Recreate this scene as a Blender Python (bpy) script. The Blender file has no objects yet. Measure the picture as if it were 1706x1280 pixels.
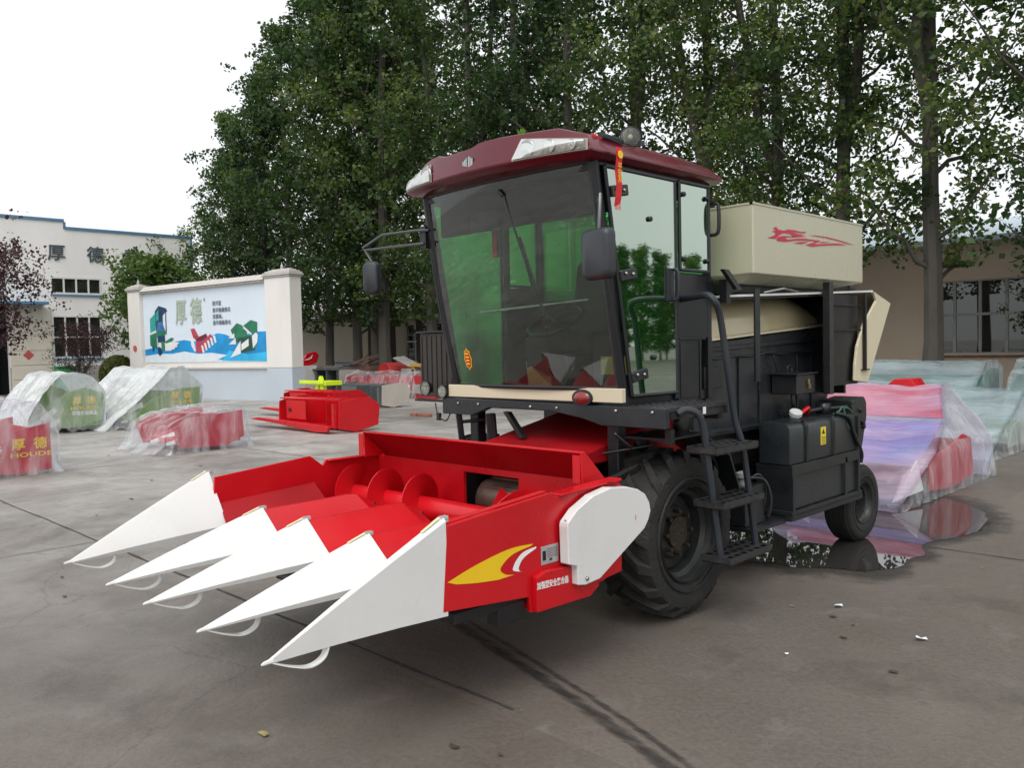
import bpy, bmesh, math, random
import numpy as np
from mathutils import Vector, Matrix, noise

random.seed(7)
np.random.seed(7)
scene = bpy.context.scene
COL = scene.collection
R = math.radians

# ------------------------------------------------------------------ camera
PITCH, AZ, ROLL = math.atan(62 / 1400.0), R(45.3), R(-1.3)
fwd = Vector((-math.sin(AZ) * math.cos(PITCH), math.cos(AZ) * math.cos(PITCH), -math.sin(PITCH)))
rgt = Vector((math.cos(AZ), math.sin(AZ), 0))
upv = rgt.cross(fwd)
cxv = rgt * math.cos(ROLL) + upv * math.sin(ROLL)
cyv = upv * math.cos(ROLL) - rgt * math.sin(ROLL)
cam_data = bpy.data.cameras.new('camera')
cam_data.sensor_width = 36
cam_data.sensor_fit = 'HORIZONTAL'
cam_data.lens = 1400.0 / 1706 * 36
cam_data.clip_start = 0.05
cam_data.clip_end = 2000
cam = bpy.data.objects.new('camera', cam_data)
m = Matrix((cxv, cyv, -fwd)).transposed().to_4x4()
m.translation = (0, 0, 1.6)
cam.matrix_world = m
COL.objects.link(cam)
scene.camera = cam

# ------------------------------------------------------------------ sky, sun, exposure
SUN_EL, SUN_AZ = R(58), R(150)      # behind thin cloud, high, behind and left of the camera
world = bpy.data.worlds.new('World')
scene.world = world
world.use_nodes = True
nt = world.node_tree
bg = nt.nodes['Background']
sky = nt.nodes.new('ShaderNodeTexSky')
sky.sky_type = 'NISHITA'
sky.sun_disc = False
sky.sun_elevation = SUN_EL
sky.sun_rotation = SUN_AZ
sky.dust_density = 6.0
sky.air_density = 1.0
sky.ozone_density = 1.0
hs = nt.nodes.new('ShaderNodeHueSaturation')
hs.inputs['Saturation'].default_value = 0.16
nt.links.new(sky.outputs[0], hs.inputs['Color'])
cloud = nt.nodes.new('ShaderNodeMix')      # an even veil of cloud over the clear-sky gradient
cloud.data_type = 'RGBA'
cloud.inputs[0].default_value = 0.72
cloud.inputs[7].default_value = (3.85, 3.95, 4.05, 1)
nt.links.new(hs.outputs[0], cloud.inputs[6])
nt.links.new(cloud.outputs[2], bg.inputs['Color'])
bg.inputs['Strength'].default_value = 0.15
sd = bpy.data.lights.new('sun', 'SUN')
sd.energy = 0.5
sd.angle = R(40)
sd.color = (1.0, 0.95, 0.88)
sun = bpy.data.objects.new('sun', sd)
# rotation 0 of the sky is +Y, turning clockwise seen from above
sdir = Vector((math.sin(SUN_AZ) * math.cos(SUN_EL), math.cos(SUN_AZ) * math.cos(SUN_EL), math.sin(SUN_EL)))
sun.rotation_euler = (-sdir).to_track_quat('-Z', 'Y').to_euler()
sun.location = (0, -5, 30)
COL.objects.link(sun)
scene.view_settings.view_transform = 'Standard'
scene.view_settings.look = 'None'
scene.view_settings.exposure = 0.95
scene.view_settings.gamma = 1.0
scene.view_settings.use_curve_mapping = False
scene.cycles.transparent_max_bounces = 16
scene.cycles.max_bounces = 6
scene.cycles.diffuse_bounces = 3
scene.cycles.glossy_bounces = 3

# ------------------------------------------------------------------ materials
MATS = {}


def _nodes(name):
    mt = bpy.data.materials.new(name)
    mt.use_nodes = True
    t = mt.node_tree
    return mt, t, t.nodes['Principled BSDF'], t.nodes['Material Output']


def mat(name, col, rough=0.5, metal=0.0, var=0.12, scale=3.0, bump=0.0, bscale=40.0, spec=0.5, coat=0.0,
        dirt=0.0, dirtcol=(0.12, 0.10, 0.08), dscale=2.0, stretch=(1, 1, 1), rvar=0.1):
    """painted / metal surface: base colour with soft tonal variation, patchy dirt and fine relief"""
    if name in MATS:
        return MATS[name]
    mt, t, b, out = _nodes(name)
    N, L = t.nodes, t.links
    tc = N.new('ShaderNodeTexCoord')
    mp = N.new('ShaderNodeMapping')
    mp.inputs['Scale'].default_value = stretch
    L.new(tc.outputs['Object'], mp.inputs[0])
    n1 = N.new('ShaderNodeTexNoise')
    n1.inputs['Scale'].default_value = scale
    n1.inputs['Detail'].default_value = 6
    n1.inputs['Roughness'].default_value = 0.6
    L.new(mp.outputs[0], n1.inputs['Vector'])
    r1 = N.new('ShaderNodeMapRange')
    r1.inputs[1].default_value = 0.3
    r1.inputs[2].default_value = 0.7
    L.new(n1.outputs[0], r1.inputs[0])
    mx = N.new('ShaderNodeMix')
    mx.data_type = 'RGBA'
    mx.inputs[6].default_value = (*[c * (1 - var) for c in col], 1)
    mx.inputs[7].default_value = (*[min(1, c * (1 + var)) for c in col], 1)
    L.new(r1.outputs[0], mx.inputs[0])
    cout = mx.outputs[2]
    if dirt > 0:
        n2 = N.new('ShaderNodeTexNoise')
        n2.inputs['Scale'].default_value = dscale
        n2.inputs['Detail'].default_value = 9
        n2.inputs['Roughness'].default_value = 0.68
        L.new(mp.outputs[0], n2.inputs['Vector'])
        r2 = N.new('ShaderNodeMapRange')
        r2.inputs[1].default_value = 0.48
        r2.inputs[2].default_value = 0.75
        r2.inputs[4].default_value = dirt
        L.new(n2.outputs[0], r2.inputs[0])
        m2 = N.new('ShaderNodeMix')
        m2.data_type = 'RGBA'
        m2.inputs[7].default_value = (*dirtcol, 1)
        L.new(r2.outputs[0], m2.inputs[0])
        L.new(cout, m2.inputs[6])
        cout = m2.outputs[2]
    L.new(cout, b.inputs['Base Color'])
    b.inputs['Metallic'].default_value = metal
    b.inputs['Specular IOR Level'].default_value = spec
    rr = N.new('ShaderNodeMapRange')
    rr.inputs[3].default_value = max(0.02, rough - rvar)
    rr.inputs[4].default_value = min(1, rough + rvar)
    L.new(r1.outputs[0], rr.inputs[0])
    L.new(rr.outputs[0], b.inputs['Roughness'])
    if coat:
        b.inputs['Coat Weight'].default_value = coat
        b.inputs['Coat Roughness'].default_value = 0.08
    if bump > 0:
        n3 = N.new('ShaderNodeTexNoise')
        n3.inputs['Scale'].default_value = bscale
        n3.inputs['Detail'].default_value = 4
        L.new(mp.outputs[0], n3.inputs['Vector'])
        bp = N.new('ShaderNodeBump')
        bp.inputs['Strength'].default_value = bump
        bp.inputs['Distance'].default_value = 0.02
        L.new(n3.outputs[0], bp.inputs['Height'])
        L.new(bp.outputs[0], b.inputs['Normal'])
    MATS[name] = mt
    return mt


def glass(name, tint, haze=0.0, rough=0.02, hazecol=(0.6, 0.62, 0.58), refl=(1.7, 0.02), gcol=(0.95, 0.97, 0.95), glow=False):
    """thin pane: tinted see-through plus mirror by angle, with a little dust"""
    mt, t, b, out = _nodes(name)
    N, L = t.nodes, t.links
    tr = N.new('ShaderNodeBsdfTransparent')
    tr.inputs[0].default_value = (*tint, 1)
    gl = N.new('ShaderNodeBsdfGlossy')
    gl.inputs['Roughness'].default_value = rough
    gl.inputs['Color'].default_value = (*gcol, 1)
    fr = N.new('ShaderNodeFresnel')
    fr.inputs[0].default_value = 1.55
    ml = N.new('ShaderNodeMath')
    ml.operation = 'MULTIPLY_ADD'
    ml.inputs[1].default_value = refl[0]
    ml.inputs[2].default_value = refl[1]
    ml.use_clamp = True
    L.new(fr.outputs[0], ml.inputs[0])
    mx = N.new('ShaderNodeMixShader')
    L.new(ml.outputs[0], mx.inputs[0])
    L.new(tr.outputs[0], mx.inputs[1])
    L.new(gl.outputs[0], mx.inputs[2])
    last = mx
    if haze > 0:
        tc = N.new('ShaderNodeTexCoord')
        ns = N.new('ShaderNodeTexNoise')
        ns.inputs['Scale'].default_value = 2.2
        ns.inputs['Detail'].default_value = 8
        L.new(tc.outputs['Object'], ns.inputs['Vector'])
        mr = N.new('ShaderNodeMapRange')
        mr.inputs[1].default_value = 0.35
        mr.inputs[2].default_value = 0.8
        mr.inputs[3].default_value = haze * 0.4
        mr.inputs[4].default_value = haze
        L.new(ns.outputs[0], mr.inputs[0])
        df = N.new('ShaderNodeBsdfTranslucent' if glow else 'ShaderNodeBsdfDiffuse')
        df.inputs[0].default_value = (*hazecol, 1)
        m2 = N.new('ShaderNodeMixShader')
        L.new(mr.outputs[0], m2.inputs[0])
        L.new(mx.outputs[0], m2.inputs[1])
        L.new(df.outputs[0], m2.inputs[2])
        last = m2
    L.new(last.outputs[0], out.inputs[0])
    MATS[name] = mt
    return mt


def film_mat(name, lo, hi, tint=(0.93, 0.95, 0.97), col=(0.80, 0.83, 0.86), stretch=(0.5, 2.6, 0.7), col2=None):
    """loose plastic sheeting: see-through where it lies flat, milky where it folds"""
    mt, t, b, out = _nodes(name)
    N, L = t.nodes, t.links
    tc = N.new('ShaderNodeTexCoord')
    mp = N.new('ShaderNodeMapping')
    mp.inputs['Rotation'].default_value = (0.5, 0.3, 0.2)
    mp.inputs['Scale'].default_value = stretch
    L.new(tc.outputs['Object'], mp.inputs[0])
    ns = N.new('ShaderNodeTexNoise')
    ns.inputs['Scale'].default_value = 1.6
    ns.inputs['Detail'].default_value = 5
    ns.inputs['Roughness'].default_value = 0.5
    ns.inputs['Distortion'].default_value = 0.6
    L.new(mp.outputs[0], ns.inputs['Vector'])
    n2 = N.new('ShaderNodeTexNoise')
    n2.inputs['Scale'].default_value = 4.5
    n2.inputs['Detail'].default_value = 3
    n2.inputs['Distortion'].default_value = 1.0
    L.new(mp.outputs[0], n2.inputs['Vector'])
    mr = N.new('ShaderNodeMapRange')
    mr.inputs[1].default_value = 0.32
    mr.inputs[2].default_value = 0.68
    mr.inputs[3].default_value = lo
    mr.inputs[4].default_value = hi
    L.new(ns.outputs[0], mr.inputs[0])
    if col2:
        n5 = N.new('ShaderNodeTexNoise')
        n5.inputs['Scale'].default_value = 1.1
        n5.inputs['Detail'].default_value = 2
        L.new(tc.outputs['Object'], n5.inputs['Vector'])
        r5 = N.new('ShaderNodeMapRange')
        r5.inputs[1].default_value = 0.4
        r5.inputs[2].default_value = 0.6
        L.new(n5.outputs[0], r5.inputs[0])
        m5 = N.new('ShaderNodeMix')
        m5.data_type = 'RGBA'
        m5.inputs[6].default_value = (*col, 1)
        m5.inputs[7].default_value = (*col2, 1)
        L.new(r5.outputs[0], m5.inputs[0])
        L.new(m5.outputs[2], b.inputs['Base Color'])
    else:
        b.inputs['Base Color'].default_value = (*col, 1)
    b.inputs['Roughness'].default_value = 0.14
    b.inputs['Specular IOR Level'].default_value = 0.9
    bp = N.new('ShaderNodeBump')
    bp.inputs['Strength'].default_value = 0.5
    bp.inputs['Distance'].default_value = 0.05
    L.new(n2.outputs[0], bp.inputs['Height'])
    L.new(bp.outputs[0], b.inputs['Normal'])
    tl = N.new('ShaderNodeBsdfTranslucent')
    tl.inputs[0].default_value = (*col, 1)
    a = N.new('ShaderNodeMixShader')
    a.inputs[0].default_value = 0.3
    L.new(b.outputs[0], a.inputs[1])
    L.new(tl.outputs[0], a.inputs[2])
    tr = N.new('ShaderNodeBsdfTransparent')
    tr.inputs[0].default_value = (*tint, 1)
    mx = N.new('ShaderNodeMixShader')
    L.new(mr.outputs[0], mx.inputs[0])
    L.new(tr.outputs[0], mx.inputs[1])
    L.new(a.outputs[0], mx.inputs[2])
    L.new(mx.outputs[0], out.inputs[0])
    MATS[name] = mt
    return mt


def leaf_mat(name, c1, c2, c3, trans=0.28):
    mt, t, b, out = _nodes(name)
    N, L = t.nodes, t.links
    g = N.new('ShaderNodeNewGeometry')
    oi = N.new('ShaderNodeObjectInfo')
    cr = N.new('ShaderNodeValToRGB')
    cr.color_ramp.elements[0].color = (*c1, 1)
    cr.color_ramp.elements[1].color = (*c3, 1)
    e = cr.color_ramp.elements.new(0.6)
    e.color = (*c2, 1)
    tc = N.new('ShaderNodeTexCoord')
    ns = N.new('ShaderNodeTexNoise')
    ns.inputs['Scale'].default_value = 0.7
    ns.inputs['Detail'].default_value = 3
    L.new(tc.outputs['Object'], ns.inputs['Vector'])
    ad = N.new('ShaderNodeMath')
    ad.operation = 'ADD'
    L.new(g.outputs['Random Per Island'], ad.inputs[0])
    L.new(ns.outputs[0], ad.inputs[1])
    a2 = N.new('ShaderNodeMath')
    a2.operation = 'ADD'
    L.new(ad.outputs[0], a2.inputs[0])
    L.new(oi.outputs['Random'], a2.inputs[1])
    a3 = N.new('ShaderNodeMath')
    a3.operation = 'MULTIPLY_ADD'
    a3.inputs[1].default_value = 0.55
    a3.inputs[2].default_value = -0.3
    L.new(a2.outputs[0], a3.inputs[0])
    L.new(a3.outputs[0], cr.inputs[0])
    L.new(cr.outputs[0], b.inputs['Base Color'])
    b.inputs['Roughness'].default_value = 0.5
    b.inputs['Specular IOR Level'].default_value = 0.35
    tl = N.new('ShaderNodeBsdfTranslucent')
    br = N.new('ShaderNodeMix')
    br.data_type = 'RGBA'
    br.blend_type = 'MULTIPLY'
    br.inputs[0].default_value = 1
    br.inputs[7].default_value = (1.6, 1.7, 0.7, 1)
    L.new(cr.outputs[0], br.inputs[6])
    L.new(br.outputs[2], tl.inputs[0])
    mx = N.new('ShaderNodeMixShader')
    mx.inputs[0].default_value = trans
    L.new(b.outputs[0], mx.inputs[1])
    L.new(tl.outputs[0], mx.inputs[2])
    L.new(mx.outputs[0], out.inputs[0])
    MATS[name] = mt
    return mt


RED = mat('red_paint', (0.52, 0.004, 0.010), 0.30, var=0.10, scale=1.5, spec=0.45, dirt=0.07, dscale=5, rvar=0.10, bump=.03, bscale=3)
REDIN = mat('red_paint_dark', (0.33, 0.004, 0.009), 0.40, spec=0.3, var=0.15, scale=2.5, dirt=0.08)  # darker red for the guard, end hoods and elevator casing
MAROON = mat('maroon_roof_paint', (0.10, 0.006, 0.014), 0.22, var=0.08, coat=0.0, dirt=0.06)
WHITE = mat('white_sheet_paint', (0.67, 0.668, 0.655), 0.30, var=0.03, scale=1.2, dirt=0.22, dirtcol=(0.50, 0.46, 0.39), dscale=4, bump=.03, bscale=2.5)
CREAM = mat('cream_paint', (0.62, 0.56, 0.40), 0.34, var=0.05, scale=1.3, dirt=0.10, dirtcol=(0.35, 0.3, 0.2))
TANKC = mat('cream_tank_paint', (0.46, 0.45, 0.325), 0.30, var=0.04, scale=1.0, dirt=0.12, dirtcol=(0.36, 0.34, 0.25), dscale=1.5, stretch=(1, 1, .4))
DOMEC = mat('cream_cover_paint', (0.52, 0.45, 0.28), 0.18, var=0.08, dirt=0.2, dirtcol=(0.2, 0.13, 0.06), dscale=3)
DARK = mat('charcoal_paint', (0.013, 0.015, 0.017), 0.34, var=0.25, scale=4, dirt=0.25, dirtcol=(0.045, 0.038, 0.030), dscale=5, rvar=0.14)
DARK2 = mat('slate_paint', (0.018, 0.022, 0.025), 0.32, var=0.2, scale=3, dirt=0.22, dirtcol=(0.05, 0.043, 0.035), dscale=6, rvar=0.12)
BLACK = mat('black_oily_metal', (0.006, 0.006, 0.0065), 0.45, var=0.4, scale=6, dirt=0.3, dirtcol=(0.022, 0.018, 0.014), dscale=8)
RUBBER = mat('tyre_rubber', (0.012, 0.0115, 0.011), 0.72, var=0.3, scale=9, bump=0.4, bscale=60, dirt=0.55, dirtcol=(0.040, 0.033, 0.026), dscale=5)
RIMM = mat('rim_paint', (0.030, 0.033, 0.035), 0.42, metal=0.2, var=0.3, scale=8, dirt=0.5, dirtcol=(0.10, 0.075, 0.04), dscale=9)
HUBM = mat('greasy_hub', (0.025, 0.018, 0.010), 0.45, var=0.4, scale=14, dirt=0.4, dirtcol=(0.05, 0.036, 0.015), bump=0.3)
STEEL = mat('bare_steel', (0.42, 0.42, 0.42), 0.3, metal=0.9, var=0.2, scale=10, dirt=0.2)
STEPM = mat('worn_step_steel', (0.05, 0.05, 0.053), 0.42, metal=0.5, var=0.4, scale=20, dirt=0.4, dirtcol=(0.09, 0.065, 0.045), dscale=10)
CHROME = mat('lamp_reflector', (0.45, 0.45, 0.43), 0.20, metal=1.0, var=0.1, scale=30)
LENSW = glass('lamp_lens', (0.88, 0.87, 0.83), haze=0.03, rough=0.05, refl=(0.6, 0.0))
YELLOW = mat('yellow_print', (0.80, 0.52, 0.01), 0.35, var=0.03)
WPRINT = mat('white_print', (0.80, 0.80, 0.78), 0.4, var=0.03)
REDLENS = mat('red_lens', (0.22, 0.02, 0.02), 0.12, var=0.2, scale=60, coat=0.5)
SILVER = mat('silver_label', (0.50, 0.51, 0.51), 0.35, metal=0.5, var=0.06)
GBLACK = mat('black_plastic', (0.011, 0.0125, 0.015), 0.38, var=0.15, scale=6)
PLBLUE = mat('mirror_shell', (0.020, 0.025, 0.032), 0.40, var=0.15, scale=5, dirt=0.15)
SEATM = mat('seat_fabric', (0.03, 0.03, 0.03), 0.8, var=0.2)
CARD = mat('cardboard', (0.45, 0.33, 0.19), 0.85, var=0.1)
WIND = glass('windshield_glass', (0.80, 0.90, 0.82), haze=0.022, refl=(1.5, 0.01), hazecol=(0.45, 0.52, 0.45))
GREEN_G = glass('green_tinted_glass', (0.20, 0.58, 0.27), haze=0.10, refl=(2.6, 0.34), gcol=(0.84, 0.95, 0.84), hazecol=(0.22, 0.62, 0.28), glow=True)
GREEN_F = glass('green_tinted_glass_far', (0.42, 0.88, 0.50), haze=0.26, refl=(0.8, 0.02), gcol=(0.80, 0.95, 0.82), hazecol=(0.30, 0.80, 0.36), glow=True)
MIRRORG = mat('mirror_face', (0.8, 0.8, 0.8), 0.04, metal=1.0, var=0.0)
STRAPM = mat('clear_skid_strap', (0.72, 0.72, 0.70), 0.25, var=0.05)


# ------------------------------------------------------------------ mesh helpers
class MB:
    def __init__(s):
        s.v, s.f = [], []

    def poly(s, pts):
        n = len(s.v)
        s.v += [tuple(p) for p in pts]
        s.f.append(tuple(range(n, n + len(pts))))
        return s

    def raw(s, v, f):
        n = len(s.v)
        s.v += [tuple(p) for p in v]
        s.f += [tuple(i + n for i in q) for q in f]
        return s

    def box(s, x0, x1, y0, y1, z0, z1):
        v = [(x, y, z) for x in (x0, x1) for y in (y0, y1) for z in (z0, z1)]
        return s.raw(v, [(0, 1, 3, 2), (4, 6, 7, 5), (0, 4, 5, 1), (2, 3, 7, 6), (0, 2, 6, 4), (1, 5, 7, 3)])

    def obox(s, c, ex, ey, ez):
        c, ex, ey, ez = Vector(c), Vector(ex), Vector(ey), Vector(ez)
        v = [c + ex * a + ey * b + ez * d for a in (-1, 1) for b in (-1, 1) for d in (-1, 1)]
        return s.raw(v, [(0, 1, 3, 2), (4, 6, 7, 5), (0, 4, 5, 1), (2, 3, 7, 6), (0, 2, 6, 4), (1, 5, 7, 3)])

    def prism(s, poly, axis, a0, a1):
        n = len(poly)
        mk = {'x': lambda p, a: (a, p[0], p[1]), 'y': lambda p, a: (p[0], a, p[1]), 'z': lambda p, a: (p[0], p[1], a)}[axis]
        v = [mk(p, a0) for p in poly] + [mk(p, a1) for p in poly]
        f = [tuple(range(n)), tuple(range(2 * n - 1, n - 1, -1))] + [(i, (i + 1) % n, n + (i + 1) % n, n + i) for i in range(n)]
        return s.raw(v, f)

    def sheet(s, pts, off):
        off = Vector(off)
        n = len(pts)
        v = [Vector(p) for p in pts] + [Vector(p) + off for p in pts]
        f = [tuple(range(n)), tuple(range(2 * n - 1, n - 1, -1))] + [(i, (i + 1) % n, n + (i + 1) % n, n + i) for i in range(n)]
        return s.raw(v, f)

    def tube(s, pts, r, n=8, caps=True):
        pts = [Vector(p) for p in pts]
        rs = r if isinstance(r, (list, tuple)) else [r] * len(pts)
        v, f = [], []
        prev = None
        for i, p in enumerate(pts):
            t = (pts[min(i + 1, len(pts) - 1)] - pts[max(i - 1, 0)]).normalized()
            if prev is None:
                a = t.orthogonal().normalized()
            else:
                a = (prev - t * prev.dot(t)).normalized()
            prev = a
            b = t.cross(a)
            for k in range(n):
                w = 2 * math.pi * k / n
                v.append(p + (a * math.cos(w) + b * math.sin(w)) * rs[i])
        for i in range(len(pts) - 1):
            for k in range(n):
                f.append((i * n + k, i * n + (k + 1) % n, (i + 1) * n + (k + 1) % n, (i + 1) * n + k))
        if caps:
            f.append(tuple(range(n))[::-1])
            f.append(tuple(range((len(pts) - 1) * n, len(pts) * n)))
        return s.raw(v, f)

    def lathe(s, prof, c, axis, n=24, close=False):
        """prof: list of (radius, distance along axis)"""
        c = Vector(c)
        ax = Vector(axis).normalized()
        a = ax.orthogonal().normalized()
        b = ax.cross(a)
        v, f = [], []
        for (r, h) in prof:
            for k in range(n):
                w = 2 * math.pi * k / n
                v.append(c + ax * h + (a * math.cos(w) + b * math.sin(w)) * r)
        m = len(prof)
        for i in range(m if close else m - 1):
            j = (i + 1) % m
            for k in range(n):
                f.append((i * n + k, i * n + (k + 1) % n, j * n + (k + 1) % n, j * n + k))
        if not close:
            f.append(tuple(range(n))[::-1])
            f.append(tuple(range((m - 1) * n, m * n)))
        return s.raw(v, f)

    def build(s, name, material, parent=None, smooth=False, bevel=0.0, local=False, seg=1, ang=35, loose=False):
        me = bpy.data.meshes.new(name)
        me.from_pydata([tuple(p) for p in s.v], [], s.f)
        bm = bmesh.new()
        bm.from_mesh(me)
        bmesh.ops.remove_doubles(bm, verts=bm.verts, dist=1e-5)
        bmesh.ops.recalc_face_normals(bm, faces=bm.faces)
        if bevel > 0:
            ed = [e for e in bm.edges if len(e.link_faces) == 2 and e.calc_face_angle(0) > R(28)]
            bmesh.ops.bevel(bm, geom=ed, offset=bevel, segments=seg, affect='EDGES', clamp_overlap=True, profile=0.6)
        if smooth:
            for fa in bm.faces:
                fa.smooth = True
            for e in bm.edges:
                if len(e.link_faces) == 2 and e.calc_face_angle(0) > R(ang):
                    e.smooth = False
        if loose:
            # every separate piece becomes an object of its own
            left = set(bm.verts)
            groups = []
            while left:
                st_ = [left.pop()]
                comp = set(st_)
                while st_:
                    a_ = st_.pop()
                    for e in a_.link_edges:
                        w_ = e.other_vert(a_)
                        if w_ in left:
                            left.discard(w_)
                            comp.add(w_)
                            st_.append(w_)
                groups.append(comp)
            res = None
            for comp in groups:
                ls_ = list(comp)
                ix = {q: i_ for i_, q in enumerate(ls_)}
                fl_ = {fa for q in ls_ for fa in q.link_faces}
                m2 = bpy.data.meshes.new(name)
                fl_ = sorted(fl_, key=lambda fa: fa.index)
                m2.from_pydata([tuple(q.co) for q in ls_], [], [tuple(ix[q] for q in fa.verts) for fa in fl_])
                for pg, fa in zip(m2.polygons, fl_):
                    pg.use_smooth = fa.smooth
                res = add(name, m2, material, parent, local)
            bm.free()
            bpy.data.meshes.remove(me)
            return res
        bm.to_mesh(me)
        bm.free()
        return add(name, me, material, parent, local)


def add(name, me, material, parent=None, local=False):
    o = bpy.data.objects.new(name, me)
    if material:
        me.materials.append(material)
    COL.objects.link(o)
    if parent:
        o.parent = parent
        if parent.type == 'EMPTY' and not local:
            o.matrix_parent_inverse = Matrix.Translation(-Vector(parent.location))
    return o


def tag(o, label=None, cat=None, group=None, kind=None):
    for k, v in (('label', label), ('category', cat), ('group', group), ('kind', kind)):
        if v:
            o[k] = v
    return o


def thing(name, label, cat, loc=(0, 0, 0), group=None, rz=0):
    o = bpy.data.objects.new(name, None)
    o.empty_display_size = 0.2
    o.location = loc
    o.rotation_euler = (0, 0, rz)
    COL.objects.link(o)
    return tag(o, label, cat, group)


def text(body, size, origin, ex, ez, material, name, parent, bold=0.0, depth=0.0015, wide=1.0):
    """lettering as a thin plate; ex = reading direction, ez = up, centred on origin"""
    cu = bpy.data.curves.new(name, 'FONT')
    cu.body = body
    cu.size = size
    cu.extrude = depth
    cu.offset = bold
    cu.align_x = 'CENTER'
    cu.align_y = 'CENTER'
    cu.resolution_u = 2
    ob = bpy.data.objects.new(name, cu)
    COL.objects.link(ob)
    dg = bpy.context.evaluated_depsgraph_get()
    dg.update()
    me = bpy.data.meshes.new_from_object(ob.evaluated_get(dg))
    bpy.data.objects.remove(ob)
    bpy.data.curves.remove(cu)
    ex, ez = Vector(ex).normalized(), Vector(ez).normalized()
    M = Matrix((ex * wide, ez, ex.cross(ez))).transposed().to_4x4()
    M.translation = Vector(origin)
    me.transform(M)
    me.materials.clear()
    return add(name, me, material, parent)


def arc(c, r, a0, a1, n):
    return [(c[0] + r * math.cos(R(a0 + (a1 - a0) * i / n)), c[1] + r * math.sin(R(a0 + (a1 - a0) * i / n))) for i in range(n + 1)]


def smooth_pts(pts, n=6):
    """Catmull-Rom through points"""
    P = [Vector(p) for p in pts]
    out = []
    for i in range(len(P) - 1):
        p0, p1, p2, p3 = P[max(i - 1, 0)], P[i], P[i + 1], P[min(i + 2, len(P) - 1)]
        for k in range(n):
            t = k / n
            out.append(0.5 * ((2 * p1) + (p2 - p0) * t + (2 * p0 - 5 * p1 + 4 * p2 - p3) * t * t + (3 * p1 - p0 - 3 * p2 + p3) * t ** 3))
    out.append(P[-1])
    return out

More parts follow.
